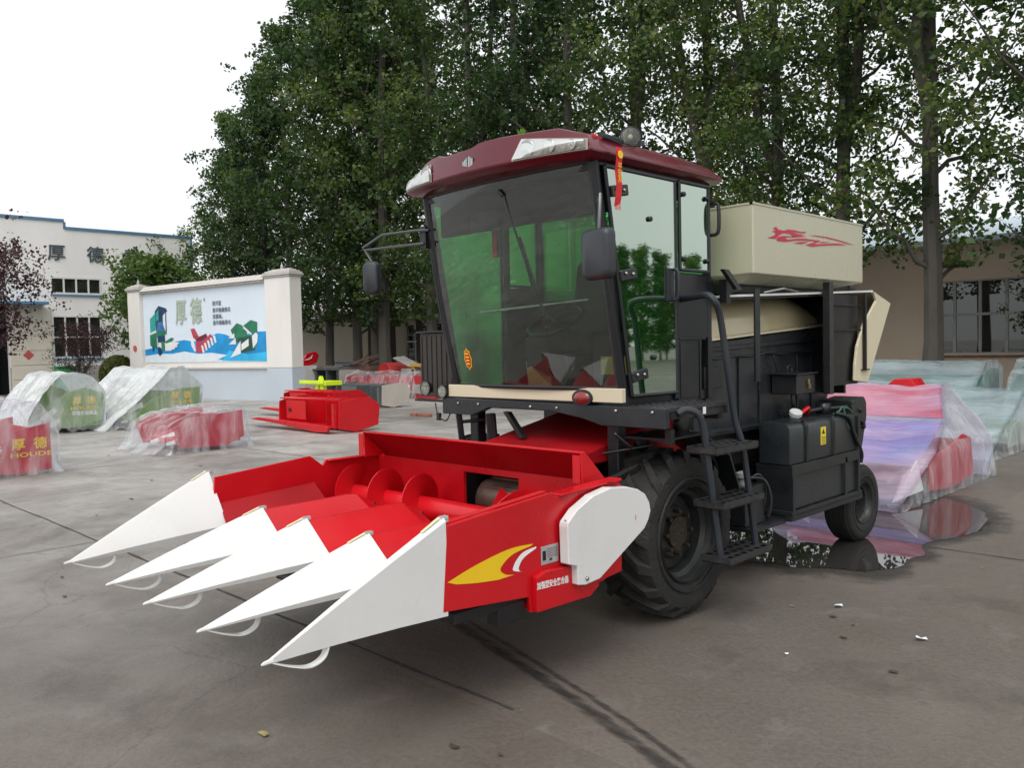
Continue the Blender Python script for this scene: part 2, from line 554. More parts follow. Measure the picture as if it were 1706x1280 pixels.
# ================================================================== GROUND
def ground_material():
    mt, t, b, out = _nodes('worn_concrete')
    N, L = t.nodes, t.links
    tc = N.new('ShaderNodeTexCoord')

    def ns(scale, detail, rough=0.6, dist=0.0):
        n = N.new('ShaderNodeTexNoise')
        n.inputs['Scale'].default_value = scale
        n.inputs['Detail'].default_value = detail
        n.inputs['Roughness'].default_value = rough
        n.inputs['Distortion'].default_value = dist
        L.new(tc.outputs['Object'], n.inputs['Vector'])
        return n

    def rng(src, a, bb, c=0.0, d=1.0):
        r = N.new('ShaderNodeMapRange')
        r.inputs[1].default_value = a
        r.inputs[2].default_value = bb
        r.inputs[3].default_value = c
        r.inputs[4].default_value = d
        L.new(src, r.inputs[0])
        return r.outputs[0]

    def mix(f, a, bb, mode='MIX'):
        x = N.new('ShaderNodeMix')
        x.data_type = 'RGBA'
        x.blend_type = mode
        if isinstance(f, float):
            x.inputs[0].default_value = f
        else:
            L.new(f, x.inputs[0])
        for i, q in ((6, a), (7, bb)):
            if isinstance(q, tuple):
                x.inputs[i].default_value = (*q, 1)
            else:
                L.new(q, x.inputs[i])
        return x.outputs[2]
    big = ns(0.22, 5, 0.55, 0.4)
    mid = ns(1.3, 8, 0.65, 0.8)
    fine = ns(38, 6, 0.7)
    grit = ns(160, 3, 0.6)
    brn = ns(0.55, 6, 0.6, 1.2)
    c = mix(rng(big.outputs[0], 0.35, 0.65), (0.088, 0.073, 0.059), (0.172, 0.149, 0.124))
    # paler far slabs, oily near ones; open-sky light and near vignette painted in
    sx = N.new('ShaderNodeSeparateXYZ')
    L.new(tc.outputs['Object'], sx.inputs[0])
    am = N.new('ShaderNodeMath')
    am.operation = 'MULTIPLY_ADD'
    am.inputs[1].default_value = 4.0
    L.new(big.outputs[0], am.inputs[0])
    L.new(sx.outputs[0], am.inputs[2])
    c = mix(rng(am.outputs[0], -2.0, -9.5), c, mix(rng(big.outputs[0], 0.35, 0.65), (0.36, 0.345, 0.325), (0.47, 0.455, 0.43)))
    c = mix(rng(mid.outputs[0], 0.42, 0.72, 0.0, 0.42), c, (0.062, 0.057, 0.052))
    c = mix(rng(brn.outputs[0], 0.45, 0.7, 0.0, 0.75), c, (0.095, 0.073, 0.055))
    blot = ns(5.5, 10, 0.75, 1.6)
    c = mix(rng(blot.outputs[0], 0.55, 0.66, 0.0, 0.45), c, (0.060, 0.052, 0.044))
    pale = ns(2.7, 10, 0.72, 0.5)
    c = mix(rng(pale.outputs[0], 0.56, 0.72, 0.0, 0.40), c, (0.24, 0.225, 0.205))
    vor = N.new('ShaderNodeTexVoronoi')          # hairline map cracks
    vor.feature = 'DISTANCE_TO_EDGE'
    vor.inputs['Scale'].default_value = 0.55
    wv = N.new('ShaderNodeMix')
    wv.data_type = 'RGBA'
    wv.blend_type = 'ADD'
    wv.inputs[0].default_value = 0.35
    L.new(tc.outputs['Object'], wv.inputs[6])
    L.new(mid.outputs[1], wv.inputs[7])
    L.new(wv.outputs[2], vor.inputs['Vector'])
    crk = rng(vor.outputs[0], 0.0, 0.006, 0.55, 0.0)
    cm_ = N.new('ShaderNodeMath')
    cm_.operation = 'MULTIPLY'
    L.new(crk, cm_.inputs[0])
    L.new(rng(big.outputs[0], 0.48, 0.60), cm_.inputs[1])
    c = mix(cm_.outputs[0], c, (0.035, 0.032, 0.028))
    c = mix(rng(fine.outputs[0], 0.35, 0.70, 0.0, 0.45), c, (0.20, 0.188, 0.172))
    c = mix(rng(grit.outputs[0], 0.56, 0.70, 0.0, 0.75), c, (0.04, 0.036, 0.033))
    # each poured slab dried to its own tone
    sl = N.new('ShaderNodeVectorMath')
    sl.operation = 'MULTIPLY_ADD'
    sl.inputs[1].default_value = (1 / 5.2, 1 / 4.23, 0)
    sl.inputs[2].default_value = (7.6 / 5.2, -2.47 / 4.23, 0.5)
    L.new(tc.outputs['Object'], sl.inputs[0])
    fl = N.new('ShaderNodeVectorMath')
    fl.operation = 'FLOOR'
    L.new(sl.outputs[0], fl.inputs[0])
    wn = N.new('ShaderNodeTexWhiteNoise')
    L.new(fl.outputs[0], wn.inputs['Vector'])
    tone = N.new('ShaderNodeCombineColor')
    tv = rng(wn.outputs['Value'], 0, 1, 0.86, 1.14)
    for i_ in range(3):
        L.new(tv, tone.inputs[i_])
    c = mix(1.0, c, tone.outputs[0], 'MULTIPLY')
    L.new(c, b.inputs['Base Color'])
    L.new(rng(mid.outputs[0], 0.3, 0.75, 0.36, 0.72), b.inputs['Roughness'])
    b.inputs['Specular IOR Level'].default_value = 0.45
    bp = N.new('ShaderNodeBump')
    bp.inputs['Strength'].default_value = 0.5
    bp.inputs['Distance'].default_value = 0.008
    L.new(fine.outputs[0], bp.inputs['Height'])
    b2 = N.new('ShaderNodeBump')
    b2.inputs['Strength'].default_value = 0.2
    b2.inputs['Distance'].default_value = 0.03
    L.new(mid.outputs[0], b2.inputs['Height'])
    L.new(bp.outputs[0], b2.inputs['Normal'])
    L.new(b2.outputs[0], b.inputs['Normal'])
    return mt


CONC = ground_material()
# one sheet, gently uneven near the camera
me = bpy.data.meshes.new('ground')
gx = [-400, -150, -70] + [-44 + i * 1.0 for i in range(54)] + [30, 120, 400]
gy = [-300, -80, -25] + [-8 + i * 1.0 for i in range(36)] + [45, 120, 500]
vs = [(x, y, 0.0) for y in gy for x in gx]
nx = len(gx)
fs = [(j * nx + i, j * nx + i + 1, (j + 1) * nx + i + 1, (j + 1) * nx + i) for j in range(len(gy) - 1) for i in range(nx - 1)]
me.from_pydata(vs, [], fs)
ground = tag(add('ground', me, CONC), kind='structure')

# slab joints: narrow dark grooves that wander a little, part of the ground
JOINT = mat('joint_dirt', (0.045, 0.042, 0.038), 0.95, var=0.4, scale=14, bump=0.4)
rj = random.Random(3)


def joint(p0, p1, w, z=0.004):
    p0, p1 = Vector(p0), Vector(p1)
    d = p1 - p0
    L_ = d.length
    d.normalize()
    nn = Vector((-d.y, d.x, 0))
    n = int(L_ / 0.12)
    a, b = [], []
    for i in range(n + 1):
        t = L_ * i / n
        o = noise.noise((t * 1.7, p0.x * 3.1, p0.y)) * 0.018 + noise.noise((t * 9, p0.y, 1)) * 0.004
        ww = w * (0.35 + 0.9 * abs(noise.noise((t * 2.3, p0.y * 2, 7))) + 0.3 * rj.random())
        p = p0 + d * t + nn * o
        a.append((*(p + nn * ww).xy, z))
        b.append((*(p - nn * ww).xy, z))
    mb = MB()
    mb.raw(a + b, [(i, i + 1, n + 2 + i, n + 1 + i) for i in range(n)])
    mb.build('slab_joint', JOINT, ground)


joint((-24, 2.42, 0), (-2.6, 2.53, 0), 0.012)
joint((-2.5, 6.70, 0), (9, 6.80, 0), 0.010)
joint((-24, 6.68, 0), (-4.8, 6.70, 0), 0.009)
joint((-40, 10.9, 0), (-14.5, 10.95, 0), 0.012)
joint((-7.7, -6, 0), (-7.55, 16, 0), 0.007)
joint((-12.8, -3, 0), (-12.75, 16, 0), 0.009)

# the dark double wheel mark that leaves the front axle
def stain_mat(name, col, lo, hi, scale, stretch):
    mt, t, b, out = _nodes(name)
    N, L = t.nodes, t.links
    tc = N.new('ShaderNodeTexCoord')
    mp = N.new('ShaderNodeMapping')
    mp.inputs['Scale'].default_value = stretch
    mp.inputs['Rotation'].default_value = (0, 0, R(-16))
    L.new(tc.outputs['Object'], mp.inputs[0])
    n = N.new('ShaderNodeTexNoise')
    n.inputs['Scale'].default_value = scale
    n.inputs['Detail'].default_value = 9
    n.inputs['Roughness'].default_value = 0.72
    L.new(mp.outputs[0], n.inputs['Vector'])
    uv = N.new('ShaderNodeUVMap')
    sp = N.new('ShaderNodeSeparateXYZ')
    L.new(uv.outputs[0], sp.inputs[0])
    # soft sides of the mark: 4 v (1-v)
    m1 = N.new('ShaderNodeMath')
    m1.operation = 'SUBTRACT'
    m1.inputs[0].default_value = 1
    L.new(sp.outputs[1], m1.inputs[1])
    m2 = N.new('ShaderNodeMath')
    m2.operation = 'MULTIPLY'
    L.new(sp.outputs[1], m2.inputs[0])
    L.new(m1.outputs[0], m2.inputs[1])
    m3 = N.new('ShaderNodeMath')
    m3.operation = 'MULTIPLY_ADD'
    m3.inputs[1].default_value = 1.6
    m3.inputs[2].default_value = -0.40
    L.new(m2.outputs[0], m3.inputs[0])
    m4 = N.new('ShaderNodeMath')
    m4.operation = 'ADD'
    L.new(m3.outputs[0], m4.inputs[0])
    L.new(n.outputs[0], m4.inputs[1])
    r = N.new('ShaderNodeMapRange')
    r.inputs[1].default_value = lo
    r.inputs[2].default_value = hi
    L.new(m4.outputs[0], r.inputs[0])
    b.inputs['Base Color'].default_value = (*col, 1)
    b.inputs['Roughness'].default_value = 0.6
    tr = N.new('ShaderNodeBsdfTransparent')
    mx = N.new('ShaderNodeMixShader')
    ml = N.new('ShaderNodeMath')
    ml.operation = 'MULTIPLY'
    ml.inputs[1].default_value = 0.85
    L.new(r.outputs[0], ml.inputs[0])
    L.new(ml.outputs[0], mx.inputs[0])
    L.new(tr.outputs[0], mx.inputs[1])
    L.new(b.outputs[0], mx.inputs[2])
    L.new(mx.outputs[0], out.inputs[0])
    return mt


def ribbon_sheet(name, pts, w, material, z, parent):
    P = smooth_pts(pts, 10)
    v, uvs = [], []
    Lc = 0
    for i, p in enumerate(P):
        t = (P[min(i + 1, len(P) - 1)] - P[max(i - 1, 0)]).normalized()
        nn = Vector((-t.y, t.x, 0))
        ww = w * (1 + 0.15 * noise.noise((i * 0.3, z * 99, 2)))
        if i:
            Lc += (P[i] - P[i - 1]).length
        v += [(*(p + nn * ww).xy, z), (*(p - nn * ww).xy, z)]
        uvs += [(Lc, 0), (Lc, 1)]
    f = [(2 * i, 2 * i + 1, 2 * i + 3, 2 * i + 2) for i in range(len(P) - 1)]
    me = bpy.data.meshes.new(name)
    me.from_pydata(v, [], f)
    ul = me.uv_layers.new(name='UVMap')
    for lp in me.loops:
        ul.data[lp.index].uv = uvs[lp.vertex_index]
    return add(name, me, material, parent)


STAIN = stain_mat('oily_wheel_mark', (0.030, 0.028, 0.026), 0.30, 0.62, 6, (1, 5, 1))
ribbon_sheet('wheel_mark', [(-4.4, 3.40, 0), (-3.8, 3.17, 0), (-3.15, 2.985, 0), (-2.68, 2.855, 0), (-2.18, 2.70, 0), (-1.8, 2.57, 0), (-1.2, 2.35, 0)], 0.060, STAIN, 0.005, ground)
ribbon_sheet('wheel_mark', [(-4.4, 3.48, 0), (-3.79, 3.25, 0), (-3.12, 3.06, 0), (-2.62, 2.92, 0), (-2.12, 2.765, 0), (-1.75, 2.63, 0), (-1.1, 2.40, 0)], 0.028, STAIN, 0.006, ground)

# oil-dark patches in front of the machine
STAIN2 = stain_mat('faint_oil_patch', (0.045, 0.04, 0.035), 0.40, 1.5, 3, (1, 1, 1))
for (p, w) in (([(-4.6, 1.2, 0), (-3.6, 1.5, 0), (-2.4, 1.5, 0)], 0.35), ([(-2.3, 3.6, 0), (-1.7, 3.9, 0), (-1.0, 4.1, 0)], 0.4),
               ([(-1.9, 5.4, 0), (-1.2, 5.5, 0), (0, 5.3, 0)], 0.3)):
    ribbon_sheet('oil_patch', p, w, STAIN2, 0.003, ground)

# ------------------------------------------------------------------ puddle under the rear wheel
def puddle_mat():
    mt, t, b, out = _nodes('standing_water')
    N, L = t.nodes, t.links
    b.inputs['Base Color'].default_value = (0.035, 0.032, 0.03, 1)
    b.inputs['Roughness'].default_value = 0.012
    b.inputs['IOR'].default_value = 1.5
    b.inputs['Specular IOR Level'].default_value = 0.8
    tc = N.new('ShaderNodeTexCoord')
    n = N.new('ShaderNodeTexNoise')
    n.inputs['Scale'].default_value = 3.0
    L.new(tc.outputs['Object'], n.inputs['Vector'])
    bp = N.new('ShaderNodeBump')
    bp.inputs['Strength'].default_value = 0.03
    bp.inputs['Distance'].default_value = 0.01
    L.new(n.outputs[0], bp.inputs['Height'])
    L.new(bp.outputs[0], b.inputs['Normal'])
    return mt


pud = [(-3.26, 5.33), (-2.95, 5.50), (-2.75, 5.52), (-2.54, 5.66), (-2.38, 5.72), (-2.26, 5.92), (-2.27, 6.18), (-2.22, 6.40), (-2.36, 6.78), (-2.24, 7.15),
       (-2.18, 7.5), (-2.22, 7.9), (-2.46, 8.43), (-2.88, 8.79), (-3.3, 8.6), (-3.9, 8.3), (-4.3, 7.4), (-4.2, 6.5), (-4.0, 5.7), (-3.6, 5.3)]
pp = smooth_pts([(x, y, 0.005) for x, y in pud + pud[:1]], 6)[:-1]
pp = [p + Vector((noise.noise(p * 5), noise.noise(p * 5 + Vector((3, 1, 2))), 0)) * 0.05 for p in pp]
WET = mat('damp_concrete', (0.075, 0.068, 0.06), 0.35, var=0.25, scale=3)
c0 = Vector((-3.1, 6.9, 0))
n_ = len(pp)
v_, uv_ = [], []
for (k_, vv) in ((.80, .5), (1.0, .52), (1.045, .72), (1.10, .88), (1.20, 1.0)):
    for p in pp:
        kk = 1 + (k_ - 1) * (1.0 + .8 * noise.noise(p * 2.5)) if k_ > 1 else k_
        v_.append((*(c0 + (p - c0) * kk).xy, 0.0035))
        uv_.append((p.x, vv))
f_ = [(a * n_ + k, a * n_ + (k + 1) % n_, (a + 1) * n_ + (k + 1) % n_, (a + 1) * n_ + k) for a in range(4) for k in range(n_)]
me = bpy.data.meshes.new('damp_ground')
me.from_pydata(v_, [], f_)
ul = me.uv_layers.new(name='UVMap')
for lp in me.loops:
    ul.data[lp.index].uv = uv_[lp.vertex_index]
tag(add('damp_ground', me, stain_mat('damp_edge', (0.05, 0.045, 0.04), 0.12, 0.55, 4, (1, 1, 1))), kind='structure')
mb = MB()
mb.poly([(*p.xy, 0.007) for p in pp])
tag(mb.build('puddle', puddle_mat(), None), kind='structure')


# ================================================================== BUILDINGS
WALLW = mat('white_render', (0.85, 0.835, 0.815), 0.85, var=0.04, scale=0.6, dirt=0.12, dirtcol=(0.45, 0.41, 0.36), dscale=0.7, stretch=(1, 1, .35))
WALLB = mat('cream_render', (0.58, 0.51, 0.42), 0.9, var=0.07, scale=0.8, dirt=0.25, dirtcol=(0.36, 0.31, 0.25), dscale=0.6, stretch=(1, 1, .4))
WALLT = mat('tan_render', (0.58, 0.47, 0.37), 0.9, var=0.1, scale=0.8, dirt=0.3, dirtcol=(0.24, 0.18, 0.14), dscale=0.8, bump=0.2)
PLINTH = mat('grey_plinth', (0.36, 0.35, 0.33), 0.9, var=0.1, scale=1, dirt=0.3)
BLUETRIM = mat('blue_metal_trim', (0.10, 0.22, 0.36), 0.5, var=0.1)
FRAMEW = mat('white_window_frame', (0.72, 0.72, 0.70), 0.5, var=0.05)
PANE = glass('window_pane', (0.10, 0.11, 0.12), haze=0.06)
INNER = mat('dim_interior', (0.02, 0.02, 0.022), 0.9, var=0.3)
CURT = mat('grey_curtain', (0.30, 0.30, 0.29), 0.9, var=0.2, scale=8, stretch=(1, 6, .2))
LETTER = mat('dark_letter', (0.07, 0.09, 0.10), 0.5, var=0.1)
ROOFB = mat('pale_blue_roof', (0.50, 0.60, 0.66), 0.5, var=0.08)
RUST = mat('rusty_sill', (0.16, 0.09, 0.05), 0.8, var=0.4, scale=9)
WOODD = mat('dark_door', (0.035, 0.022, 0.017), 0.7, var=0.3, scale=5)


def window_x(parent, X, y0, y1, z0, z1, cols, rows, fw=0.06, fm=FRAMEW, depth=0.12, heights=None):
    """window in a wall whose face is the plane x = X, looking along +x"""
    fr = MB()
    fr.box(X - depth, X + .02, y0, y1, z0 - fw / 2, z0 + fw)
    fr.box(X - depth, X + .02, y0, y1, z1 - fw, z1 + fw / 2)
    zs = heights or [z0 + (z1 - z0) * k / rows for k in range(rows + 1)]
    for k in range(cols + 1):
        y = y0 + (y1 - y0) * k / cols
        fr.box(X - depth + .003, X + .017, y - fw / 2, y + fw / 2, z0, z1)
    for z in zs[1:-1]:
        fr.box(X - depth + .006, X + .014, y0, y1, z - fw / 2, z + fw / 2)
    w = fr.build('window', fm, parent)
    for k in range(cols):
        for r_ in range(rows):
            mb = MB()
            mb.box(X - .06, X - .05, y0 + (y1 - y0) * k / cols + .01, y0 + (y1 - y0) * (k + 1) / cols - .01, zs[r_] + .01, zs[r_ + 1] - .01)
            mb.build('pane', PANE, w)
    return w


def wall_x(mb, X0, X1, y0, y1, z0, z1, holes):
    """a wall slab between x=X0..X1 with rectangular openings (y0,y1,z0,z1), holes not overlapping in y except stacked"""
    ys = sorted({y0, y1, *[h[0] for h in holes], *[h[1] for h in holes]})
    for a, b in zip(ys[:-1], ys[1:]):
        hs_ = sorted([h for h in holes if h[0] <= a and h[1] >= b], key=lambda h: h[2])
        z = z0
        for h in hs_:
            if h[2] > z:
                mb.box(X0, X1, a, b, z, h[2])
            z = h[3]
        if z < z1:
            mb.box(X0, X1, a, b, z, z1)


# ---- white factory on the left, facade on x = -40
fac = thing('factory_building', 'white factory with blue roof trim and dark wall letters behind the painted screen wall', 'building', (-40, 12, 0))
XF = -40.0
mb = MB()
holes = [(11.62, 13.65, 4.37, 5.08), (11.62, 13.60, 1.56, 3.40), (15.6, 17.2, 4.37, 5.08), (15.6, 17.2, 1.56, 3.40), (4.5, 9.9, 0.0, 3.85)]
wall_x(mb, XF - .3, XF, 0, 17.95, 0, 7.18, holes)
mb.box(XF - .3, XF, 0, 12.21, 7.18, 7.50)
mb.box(XF - 14, XF - .3, 17.65, 17.95, 0, 7.18)
mb.box(XF - 14, XF - .3, 0, .3, 0, 7.18)
mb.box(XF - 14, XF - .3, .3, 17.65, 6.9, 7.18)
mb.build('wall', WALLW, fac)
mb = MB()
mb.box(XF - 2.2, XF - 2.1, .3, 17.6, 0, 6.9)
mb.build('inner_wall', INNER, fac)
mb = MB()
mb.box(XF - .34, XF + .05, -.05, 12.24, 7.50, 7.62)
mb.box(XF - .34, XF + .05, 12.24, 18.0, 7.18, 7.30)
mb.box(XF - .34, XF + .05, 12.20, 12.30, 7.30, 7.50)
mb.box(XF + .003, XF + .06, 17.84, 17.94, 0, 7.18)
mb.build('roof_trim', BLUETRIM, fac)
mb = MB()
mb.box(XF + .003, XF + .05, 9.9, 17.84, 0, 1.2)
mb.build('plinth', PLINTH, fac)
for (y0, y1, z0, z1, c_, r_, hh) in ((11.62, 13.65, 4.37, 5.08, 4, 1, None), (11.62, 13.60, 1.56, 3.40, 4, 2, [1.56, 2.46, 3.40]),
                                  (15.6, 17.2, 4.37, 5.08, 4, 1, None), (15.6, 17.2, 1.56, 3.40, 4, 2, [1.56, 2.46, 3.40])):
    w = window_x(fac, XF, y0, y1, z0, z1, c_, r_, 0.055, FRAMEW, 0.14, hh)
    mb = MB()
    mb.box(XF + .021, XF + .07, y0 - .05, y1 + .05, z0 - .10, z0 - .032)
    mb.build('sill', BLUETRIM, w)
mb = MB()
for y in (11.95, 12.2, 12.95, 13.3):
    mb.box(XF - .5, XF - .46, y, y + .2, 1.6, 3.3)
mb.build('curtain', CURT, fac, loose=True)
# sectional garage door and blue canopy
gd = MB()
gd.box(XF + .004, XF + .06, 9.93, 11.55, 0, 3.75)
gd = gd.build('garage_door', mat('garage_panel', (0.66, 0.61, 0.52), 0.6, var=0.04), fac)
for k in range(6):
    mb = MB()
    mb.box(XF + .062, XF + .085, 9.96, 11.52, .05 + k * .62, .63 + k * .62)
    mb.build('panel', MATS['garage_panel'], gd, bevel=.008)
mb = MB()
mb.prism([(9.96 + .63 - .22, 1.71), (10.59, 1.93), (10.81, 1.71), (10.59, 1.49)], 'x', XF + .087, XF + .092)
mb.build('paper_knot', mat('faded_red_paper', (0.50, 0.10, 0.09), 0.8), gd)
mb = MB()
mb.box(XF + .003, XF + .9, 4.2, 11.25, 3.84, 3.96)
mb.build('canopy', BLUETRIM, fac, bevel=.01)
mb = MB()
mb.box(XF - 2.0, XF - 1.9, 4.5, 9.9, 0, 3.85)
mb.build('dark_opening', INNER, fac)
for ch, y in (('厚', 11.88), ('德', 13.48), ('载', 15.08)):
    text(ch, .74, (XF + .03, y, 6.10), (0, 1, 0), (0, 0, 1), LETTER, 'wall_letter', fac, bold=.008, depth=.02)

# ---- low sheds behind the trees, walls on y = 24
def shed(name, label, X0, X1, eave, wallm, windows, doors, roofm, loc):
    s_ = thing(name, label, 'building', loc)
    Yw = 24.0
    ops = windows + doors
    xs = sorted({X0, X1, *[h[0] for h in ops], *[h[1] for h in ops]})
    mb = MB()
    for a, b in zip(xs[:-1], xs[1:]):
        hs_ = [h for h in ops if h[0] <= a and h[1] >= b]
        z = 0
        for h in hs_:
            if h[2] > z:
                mb.box(a, b, Yw, Yw + .28, z, h[2])
            z = h[3]
        mb.box(a, b, Yw, Yw + .28, z, eave)
    mb.box(X0, X0 + .28, Yw + .28, Yw + 7, 0, eave)
    mb.box(X1 - .28, X1, Yw + .28, Yw + 7, 0, eave)
    mb.build('wall', wallm, s_)
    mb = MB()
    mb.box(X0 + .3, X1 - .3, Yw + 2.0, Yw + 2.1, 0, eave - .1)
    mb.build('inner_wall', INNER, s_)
    mb = MB()
    mb.prism([(Yw - .45, eave - .02), (Yw - .45, eave + .10), (Yw + 3.6, eave + 1.0), (Yw + 7.4, eave + .10), (Yw + 7.4, eave - .02), (Yw + 3.6, eave + .9)], 'x', X0 - .3, X1 + .3)
    mb.build('roof', roofm, s_)
    for (a, b, z0, z1) in windows:
        fr = MB()
        n = max(2, round((b - a) / .62))
        for k in range(n + 1):
            x = a + (b - a) * k / n
            fr.box(x - .035, x + .035, Yw + .04, Yw + .12, z0, z1)
        for z in (z0, (z0 + z1) / 2 + .07, z1):
            fr.box(a, b, Yw + .037, Yw + .123, z - .035, z + .035)
        w = fr.build('window', FRAMEW if wallm is WALLB else mat('grey_window_frame', (0.30, 0.30, 0.29), 0.6, var=.2), s_)
        zm = (z0 + z1) / 2 + .07
        for k in range(n):
            for (p, q) in ((z0, zm), (zm, z1)):
                mb = MB()
                mb.box(a + (b - a) * k / n + .03, a + (b - a) * (k + 1) / n - .03, Yw + .075, Yw + .085, p + .03, q - .03)
                mb.build('pane', PANE, w)
        mb = MB()
        mb.box(a - .1, b + .1, Yw - .08, Yw + .03, z0 - .10, z0 - .04)
        mb.build('sill', RUST, w)
    for (a, b, z0, z1) in doors:
        mb = MB()
        mb.box(a, b, Yw + .18, Yw + .23, z0, z1)
        mb.build('door', WOODD, s_)
    return s_


shed('workshop_building', 'tan workshop with large gridded window behind the right hand trees', -14, 6, 4.05, WALLT,
     [(-8.2, -4.5, 1.15, 3.07), (-13.3, -10.2, 1.15, 3.07), (-3.2, .5, 1.15, 3.07)], [], ROOFB, (-4, 24, 0))
shed('storage_shed', 'long cream shed with dark doorway behind the tree trunks at left', -46, -14.4, 3.35, WALLB,
     [(-31.2, -28.6, 1.0, 2.75), (-25, -21.9, 1.0, 2.75)], [(-34.1, -31.95, 0, 3.0), (-18.5, -16.4, 0, 2.8)], mat('tan_roof', (0.42, 0.38, 0.33), 0.7, var=.1), (-30, 24, 0))

# ================================================================== PAINTED SCREEN WALL
WA, WD = Vector((-33.4, 12.5, 0)), Vector((0.9858, 0.1678, 0))
WN = Vector((0.1678, -0.9858, 0))


def W(s, z, o=0.0):
    return WA + WD * s + Vector((0, 0, z)) + WN * o


def wbox(mb, s0, s1, z0, z1, o0, o1):
    c = W((s0 + s1) / 2, (z0 + z1) / 2, (o0 + o1) / 2)
    return mb.obox(c, WD * (s1 - s0) / 2, WN * (o1 - o0) / 2, Vector((0, 0, (z1 - z0) / 2)))


scr = thing('screen_wall', 'white screen wall with tiled coping and a painted blue machinery poster', 'wall', W(4.75, 0))
PLAST = mat('screen_wall_paint', (0.72, 0.70, 0.66), 0.8, var=0.04, scale=1.0, dirt=0.25, dirtcol=(0.45, 0.42, 0.38), dscale=1.2, stretch=(1, 1, .4))
GREYLOW = mat('pale_blue_grey_base', (0.46, 0.52, 0.57), 0.8, var=0.05, scale=1.0, dirt=0.15, dirtcol=(0.30, 0.32, 0.34))
COPE = mat('weathered_coping', (0.50, 0.48, 0.45), 0.85, var=0.15, scale=3, dirt=0.4, dirtcol=(0.25, 0.23, 0.21), dscale=3)
mb = MB()
wbox(mb, .8, 8.2, 1.09, 3.92, -.2, .0)
mb.build('panel', PLAST, scr)
for s0, s1 in ((0.0, .8), (8.2, 9.45)):
    mb = MB()
    wbox(mb, s0, s1, 1.09, 4.02, -.32, .16)
    pl = mb.build('pillar', PLAST, scr, bevel=.015)
    mb = MB()
    wbox(mb, s0, s1, 0, 1.086, -.32, .16)
    mb.build('pillar_base', GREYLOW, pl)
    sm = (s0 + s1) / 2
    mb = MB()
    for (zz, dd) in ((4.02, .04), (4.075, .07), (4.13, .045), (4.18, -.01), (4.22, -.09), (4.25, -.18)):
        wbox(mb, s0 - dd, s1 + dd, zz, zz + .05, -.32 - dd, .16 + dd)
    mb.build('cap', COPE, pl, bevel=.012)
    mb = MB()
    mb.lathe([(.05, 0), (.065, .03), (.035, .06), (.05, .09), (.02, .15), (.004, .22)], W(sm, 4.30, -.08), (0, 0, 1), 10)
    mb.build('finial', COPE, pl, smooth=True)
mb = MB()
wbox(mb, .8, 8.2, 0, 1.06, -.15, .06)
mb.build('base', GREYLOW, scr)
mb = MB()
wbox(mb, .8, 8.2, 1.06, 1.12, -.15, .12)
mb.build('ledge', COPE, scr)
cp = MB()
wbox(cp, .8, 8.2, 3.92, 3.98, -.30, .12)
cp = cp.build('coping', COPE, scr)
for k in range(24):
    mb = MB()
    a = .82 + k * .3067
    v = [W(a, 3.983, .2), W(a + .295, 3.983, .2), W(a + .295, 4.20, -.08), W(a, 4.20, -.08), W(a + .295, 3.983, -.38), W(a, 3.983, -.38)]
    mb.raw(v, [(0, 1, 2, 3), (3, 2, 4, 5), (0, 3, 5), (1, 4, 2), (0, 5, 4, 1)])
    mb.build('tile', COPE, cp, bevel=.02)

# the poster: a flat print; sky, sea, three machines, lettering
PSKY = mat('poster_pale_sky', (0.66, 0.74, 0.82), 0.55, var=0.05, scale=0.35)
PSEA = mat('poster_sea', (0.010, 0.27, 0.60), 0.5, var=0.35, scale=1.0)
PSEAL = mat('poster_light_sea', (0.03, 0.45, 0.78), 0.5, var=0.25, scale=1.2)
PFOAM = mat('poster_foam', (0.66, 0.74, 0.79), 0.55, var=0.05)
PG1 = mat('poster_green', (0.02, 0.17, 0.09), 0.5, var=0.3, scale=4)
PG2 = mat('poster_teal', (0.03, 0.34, 0.30), 0.5, var=0.2, scale=4)
PNAVY = mat('poster_navy', (0.012, 0.045, 0.11), 0.5, var=0.4, scale=6)
PBLUE = mat('poster_glass_blue', (0.05, 0.17, 0.36), 0.5, var=0.4, scale=7)
PPINK = mat('poster_red', (0.45, 0.05, 0.09), 0.5, var=0.25, scale=5)
PDARKR = mat('poster_dark_red', (0.13, 0.02, 0.04), 0.5, var=0.3, scale=5)
PWHT = mat('poster_white', (0.72, 0.73, 0.74), 0.5, var=0.05)
PBRUSH = mat('poster_brush_letter', (0.38, 0.45, 0.36), 0.6, var=0.15, scale=3)
PTXT = mat('poster_small_letter', (0.10, 0.12, 0.15), 0.6)
mb = MB()
wbox(mb, .83, 8.05, 1.30, 3.885, .002, .012)
pos = mb.build('poster', PSKY, scr)


def flat(pts, o, m_, name='print'):
    b_ = MB()
    b_.poly([W(s, z, .012 + o * .002) for s, z in pts])
    return b_.build(name, m_, pos)


top = [(.835, 1.80), (1.4, 1.86), (2.0, 1.95), (2.7, 2.05), (3.4, 2.12), (3.9, 2.05), (4.4, 2.08), (4.9, 2.2), (5.4, 2.31), (5.8, 2.26), (6.2, 2.15), (6.8, 2.18), (7.4, 2.30), (8.045, 2.30)]
flat(top + [(8.045, 1.31), (.835, 1.50)], 1, PSEA)
flat([(6.0, 1.70), (7.0, 1.55), (8.045, 1.62), (8.045, 1.305), (5.6, 1.34)], 2, PSEAL)
flat([(.835, 1.56), (1.8, 1.64), (2.6, 1.62), (3.4, 1.70), (4.2, 1.60), (5.0, 1.63), (5.9, 1.54), (5.5, 1.42), (5.1, 1.305), (.835, 1.305)], 3, PFOAM)
